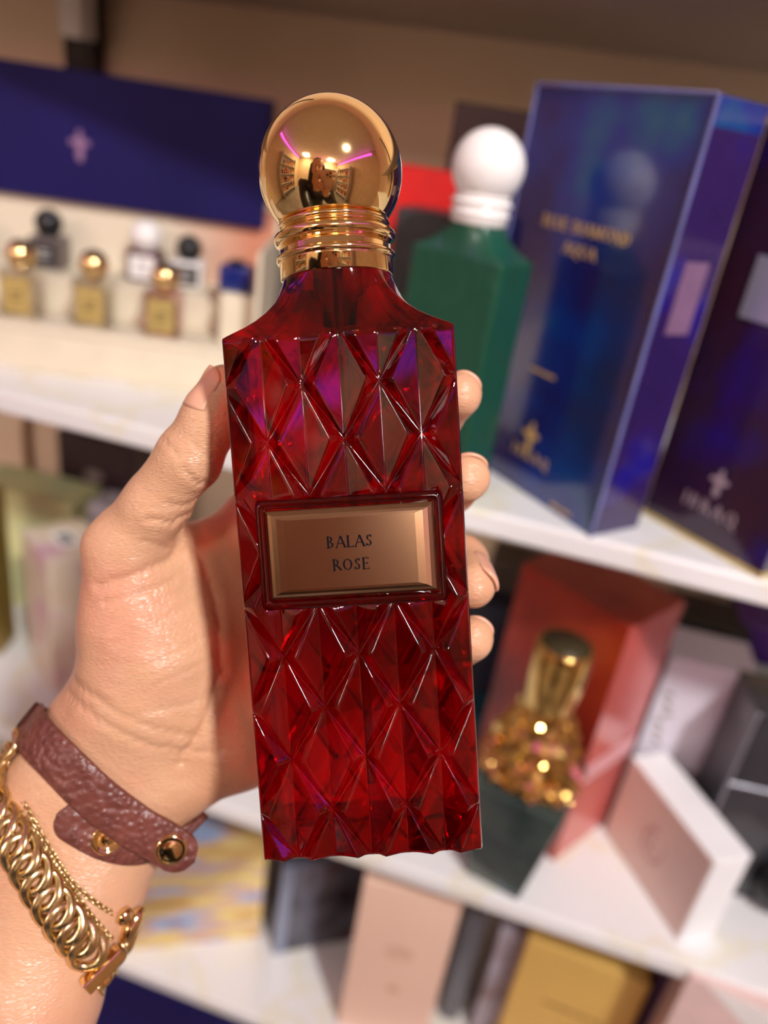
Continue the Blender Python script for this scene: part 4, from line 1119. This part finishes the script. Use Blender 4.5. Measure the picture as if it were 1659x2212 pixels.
# ---- lower shelf, left side and middle
B = onz(118, 1500, Z2); hc = hgt(B, 108, 1211)
CRM = mat('cream_pink_print', None, .4, scale=16, ramp=[(.38, lin((214, 196, 170))), (.5, lin((222, 206, 186))), (.60, lin((214, 172, 184))), (.70, lin((186, 150, 178)))])
A = B + np.array([-.046, .030, 0])
crm = frame_box(A, B, hc, .050, 'perfume_box', CRM, 'cream and pink carton with a bar code on top beside the hand', 'perfume box')
bar = new('barcode_label', rect_me('barcode_label', .026, .017, .0003), WHITE, crm, Matrix.Translation((crm['w'] * .5, .025, hc)))
for k in range(9): new('bar', rect_me('bar', .0007 + .0005 * (k % 3), .010, .0001), INK, bar, Matrix.Translation((-.008 + .002 * k, 0, .0003)))
MINT = mat('mint_yellow_card', None, .45, scale=9, ramp=[(.4, lin((196, 214, 164))), (.6, lin((228, 222, 160)))])
simple(-70, 1040, .53, .105, 0, .05, .05, Z2, MINT, 'mint and yellow carton at the left edge under the upper shelf', 'perfume box')
dpl = simple(122, 928, .60, .085, 0, .05, .0, Z2, mat('dark_plum_card', (.045, .026, .032), .3, var=.2, scale=20), 'dark plum carton with silver patches under the upper shelf', 'perfume box')
on_front(dpl, 'silver_patch', flat_me('silver_patch', oval(.010, .006), .0004), mat('pale_silver', lin((190, 176, 170)), .3, .5), .040, dpl['h'] * .76)
on_front(dpl, 'silver_band', rect_me('silver_band', .036, .010, .0004), mat('blue_silver', lin((150, 150, 176)), .3, .5), .020, dpl['h'] * .56)
simple(190, 1085, .52, .03, 0, .03, .0, Z2, mat('pale_grey_card', lin((196, 196, 210)), .35, .2), 'pale silver carton half hidden behind the thumb', 'perfume box')
simple(-112, 1070, .455, .030, 0, .03, .2, Z2, mat('olive_gold_card', lin((140, 116, 50)), .35, .5), 'olive gold carton cut by the left edge of the picture', 'perfume box')
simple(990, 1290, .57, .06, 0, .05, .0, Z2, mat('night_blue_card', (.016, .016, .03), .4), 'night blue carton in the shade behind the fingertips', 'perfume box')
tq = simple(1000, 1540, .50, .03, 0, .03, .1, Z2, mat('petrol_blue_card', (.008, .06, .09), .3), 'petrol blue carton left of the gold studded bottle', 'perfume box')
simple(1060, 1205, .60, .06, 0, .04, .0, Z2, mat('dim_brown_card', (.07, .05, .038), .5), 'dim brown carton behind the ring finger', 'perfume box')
# cable on the wall
cab = [ony(58, 880, YW - .004), ony(56, 940, YW - .005), ony(62, 1010, YW - .006), ony(90, 1060, YW - .01), ony(125, 1110, YW - .012)]
tag(new('cable', tube_me('cable', np.array(cab) + EYE, .0042, 8), mat('brown_cable', lin((124, 80, 34)), .4)), 'brown cable hanging on the wall under the upper shelf', 'cable')

# ---- bottom shelf
HOLO = mat('holographic_foil', None, .25, .45, scale=22, stretch=((.5, .5, 2.2), (0, .9, 0)), ramp=[(.30, lin((140, 84, 70))), (.42, lin((220, 180, 110))), (.5, lin((236, 214, 140))), (.56, lin((214, 170, 150))), (.64, lin((160, 190, 230))), (.75, lin((150, 110, 120)))])
def on3(pa, pb, pt, d, m, label, name='perfume_box', top_over='B'):
    A, B = onz(*pa, Z3), onz(*pb, Z3); h = hgt(B if top_over == 'B' else A, *pt)
    return frame_box(A, B, min(h, Z2 - TH - Z3 - .004), d, name, m, label, 'perfume box')
on3((205, 2060), (560, 2024), (600, 1800), .05, HOLO, 'holographic gold and blue carton behind the wrist')
sv = on3((590, 2062), (765, 2030), (800, 1850), .05, mat('dark_silver_card', None, .3, .3, scale=24, ramp=[(.35, lin((40, 36, 44))), (.55, lin((96, 96, 110))), (.7, lin((60, 40, 36)))]), 'dark carton with a silver left edge right of the holographic carton')
new('silver_edge', box_me('silver_edge', -.0004, .010, -.0006, .0004, 0, sv['h'], .0002, 1), mat('bluish_silver', lin((140, 146, 168)), .3, .6), sv)
A, B = onz(728, 2215, Z3), onz(915, 2262, Z3)
NUDE = mat('nude_pink_card', lin((238, 200, 178)), .5, var=.03, scale=12)
nd = frame_box(A, B, hgt(A, 792, 1902), .045, 'perfume_box', NUDE, 'nude pink carton with a faint round crest under the red bottle', 'perfume box')
nc = on_front(nd, 'crest', flat_me('crest', oval(.012, .009), .0002), mat('nude_emboss', lin((224, 182, 160)), .5), nd['w'] * .5, nd['h'] * .60)
on_front(nd, 'gold_mark', flat_me('gold_mark', oval(.0055, .0035), .0002), mat('nude_gold', lin((206, 166, 120)), .4), nd['w'] * .52, nd['h'] * .36)
A, B = onz(948, 2196, Z3), onz(985, 2208, Z3)
frame_box(A, B, hgt(A, 1004, 1955), .05, 'perfume_box', mat('steel_grey_card', lin((104, 104, 112)), .3, .4), 'narrow steel grey carton right of the nude carton', 'perfume box')
A, B = onz(1012, 2230, Z3), onz(1085, 2262, Z3)
frame_box(A, B, hgt(A, 1040, 1985), .05, 'perfume_box', mat('brown_silver_print', None, .3, scale=24, ramp=[(.35, lin((120, 92, 84))), (.6, lin((176, 170, 186)))]), 'brown and silver carton left of the gold carton', 'perfume box')
A, B = onz(1052, 2290, Z3), onz(1284, 2394, Z3)
GOLDB = mat('matte_gold_card', lin((222, 180, 98)), .45, .1, .08, 10)
gd = frame_box(A, B, hgt(A, 1137, 2022), .05, 'perfume_box', GOLDB, 'large matte gold carton with dark script on the bottom shelf', 'perfume box')
random.seed(3)
for k in range(11): on_front(gd, 'script', rect_me('script', .0036, .0016 + .0018 * random.random(), .0002), mat('dark_gold_ink', lin((112, 84, 40)), .5) if k == 0 else bpy.data.materials['dark_gold_ink'], gd['w'] * (.30 + .045 * k), gd['h'] * .62)
pk_ = simple(1140, 1988, .50, .11, 0, .05, -.12, Z3, CHAR, 'charcoal carton behind the matte gold carton', 'perfume box')
simple(1440, 2088, .42, .020, 0, .05, -.1, Z3, mat('purple_card', lin((74, 44, 84)), .35), 'slim purple carton between the gold and the blush cartons', 'perfume box')
A = ony(1490, 2105, .385); A[2] = Z3
bl_ = frame_box(A, A + np.array([.085, -.012, 0]), ony(1490, 2105, .385)[2] - Z3, .05, 'perfume_box', mat('blush_card', lin((226, 196, 190)), .4, var=.04), 'blush carton with a white printed corner at the bottom right', 'perfume box')
on_front(bl_, 'white_corner', flat_me('white_corner', [(-.035, .018), (.02, -.018), (.04, -.018), (.04, .018)], .0003), WHITE, .045, bl_['h'] - .019)
for k in range(5): on_front(bl_, 'print_stroke', rect_me('print_stroke', .0012, .010, .0002), CHAR, .040 + .006 * k, bl_['h'] - .012 - .002 * k)
# navy case one shelf further down
Z4 = Z3 - .26
A = np.array([-.36, YF + .012, Z4])
frame_box(A, A + np.array([.34, .0, 0]), .225, .12, 'storage_case', NAVY, 'navy case standing below the bottom shelf', 'case')

# ------------------------------------------------------------------ the shop behind the camera, seen in the gold cap
VIOLET = mat('violet_led', (.5, .1, .6), .5, emit=((.45, .07, .9), 3.2))
MAGENTA = mat('magenta_led', (.8, .1, .6), .5, emit=((1.0, .08, .75), 9.0))
def lamp_strip(lo, hi, m, label):
    c = [(a + b) / 2 for a, b in zip(lo, hi)]
    o = empty('led_strip', Matrix.Translation(c)); e = [(b - a) / 2 for a, b in zip(lo, hi)]
    new('diffuser', box_me('diffuser', -e[0], e[0], -e[1], e[1], -e[2], e[2], .004, 2), m, o)
    new('rail', box_me('rail', -e[0] - .01, e[0] + .01, -e[1] - .01, e[1] + .01, -e[2] - .02, -e[2] - .001, .002, 1), WHITE, o)
    tag(o, label, 'light')
lamp_strip((X0 + .03, -3.0, 2.50), (X0 + .07, .3, 2.62), VIOLET, 'violet light strip along the left wall of the shop')
lamp_strip((X1 - .07, -3.0, 2.50), (X1 - .03, .3, 2.62), VIOLET, 'violet light strip along the right wall of the shop')
lamp_strip((-.2, YB + .03, 2.20), (.5, YB + .07, 2.36), MAGENTA, 'magenta light bar high on the far wall, mirrored in the gold cap')
GLOW = mat('fill_panel_diffuser', (.9, .85, .8), .5, emit=((1, .93, .84), 6.0))  # glowing face of the added fill panels
for k, (px_, py_, w_) in enumerate(FILL_PANELS):
    o = empty('fill_panel', Matrix.Translation((px_, py_, ZC)))
    new('diffuser', box_me('diffuser', -.28, .28, -.28, .28, -.03, -.022, .002, 1), GLOW, o); new('frame', box_me('frame', -.31, .31, -.31, .31, -.0215, -.0005, .004, 1), WHITE, o)
    tag(o, ('square fill light panel added to the ceiling at the far left', 'square fill light panel added to the ceiling at the far right')[k], 'light')
# the spotlight on its track
kd = Vector((-KEY_DIR).tolist()); km = kd.to_track_quat('-Z', 'Y').to_matrix().to_4x4(); km.translation = Vector(KEY_POS.tolist())
sp_ = empty('spotlight', km); tag(sp_, 'white track spotlight on the ceiling lighting the bottle', 'light')
new('housing', zup(lathe_me('housing', [(.046, .005), (.050, .010), (.050, .12), (.03, .14), (0, .14)], 32)), WHITE, sp_)
new('lens', zup(lathe_me('lens', [(.044, .006), (.044, .010), (0, .010)], 32)), mat('spot_lens', (1, .95, .9), .4, emit=((1, .95, .88), 60.0)), sp_)
st_ = new('stem', tube_me('stem', [(0, 0, 0), (0, 0, ZC - KEY_POS[2])], .008, 8), WHITE, sp_); st_.matrix_world = Matrix.Translation(Vector(KEY_POS.tolist()) - kd * .08)
# display racks with goods
RACK = mat('rack_white', (.7, .68, .65), .4, var=.03)
def rack(x, y, rot, w, label):
    o = empty('display_rack', Matrix.Translation((x, y, 0)) @ Matrix.Rotation(rot, 4, 'Z'))
    new('back_board', box_me('back_board', -w / 2, w / 2, .30, .32, .02, 2.1), RACK, o)
    for k in range(5): new('shelf', box_me('shelf', -w / 2, w / 2, 0, .2995, .30 + .42 * k, .325 + .42 * k, .002, 1), RACK, o)
    for sx in (-1, 1): new('side_board', box_me('side_board', sx * (w / 2 + .012) - .011, sx * (w / 2 + .012) + .011, 0, .32, 0.001, 2.12), RACK, o)
    tag(o, label, 'shelves'); return o
random.seed(21)
PAL = [mat('goods_%s' % nme, lin(c), .3, .3 if i % 2 else 0, .1) for i, (nme, c) in enumerate((('amber', (214, 130, 40)), ('gold', (220, 180, 90)), ('black', (20, 18, 20)), ('ruby', (150, 20, 30)), ('cream', (230, 214, 186)), ('rust', (180, 80, 40))))]
COLN = ['amber', 'gold', 'black', 'ruby red', 'cream', 'rust']
ORD = ['first', 'second', 'third', 'fourth', 'fifth', 'sixth', 'seventh', 'eighth', 'ninth', 'tenth', 'eleventh', 'twelfth', 'thirteenth']
def stock(rk, w, where):
    for k in range(4):
        x = -w / 2 + .05; q = 0
        while x < w / 2 - .16:
            bw, bh = random.uniform(.07, .13), random.uniform(.16, .30); c = random.randrange(6)
            o = new('perfume_box', box_me('perfume_box', 0, bw, .05, .05 + bw * .8, 0, bh, .002, 1), PAL[c]); o.matrix_world = rk.matrix_world @ Matrix.Translation((x, 0, .326 + .42 * (k + 0)))
            new('lid', box_me('lid', -.002, bw + .002, .048, .052 + bw * .8, bh * .8, bh + .002, .001, 1), PAL[(c + 1) % 6], o)
            new('label', box_me('label', bw * .2, bw * .8, .0485, .0495, bh * .25, bh * .55), PAL[4] if c != 4 else PAL[2], o)
            tag(o, '%s carton %s from left, %s shelf, rack %s' % (COLN[c], ORD[q], ('bottom', 'second', 'third', 'top')[k], where), 'perfume box', 'cartons on the rack ' + where); q += 1; x += bw + random.uniform(.02, .10)
r1 = rack(X0 + .36, -1.5, math.pi / 2, 1.5, 'white display rack of cartons along the left wall of the shop'); stock(r1, 1.5, 'along the left wall')
r2 = rack(1.0, YB + .36, math.pi, 1.3, 'white display rack of cartons against the far wall of the shop'); stock(r2, 1.3, 'against the far wall')
r3 = rack(X1 - .36, -1.9, -math.pi / 2, 1.3, 'white display rack of cartons along the right wall of the shop'); stock(r3, 1.3, 'along the right wall')
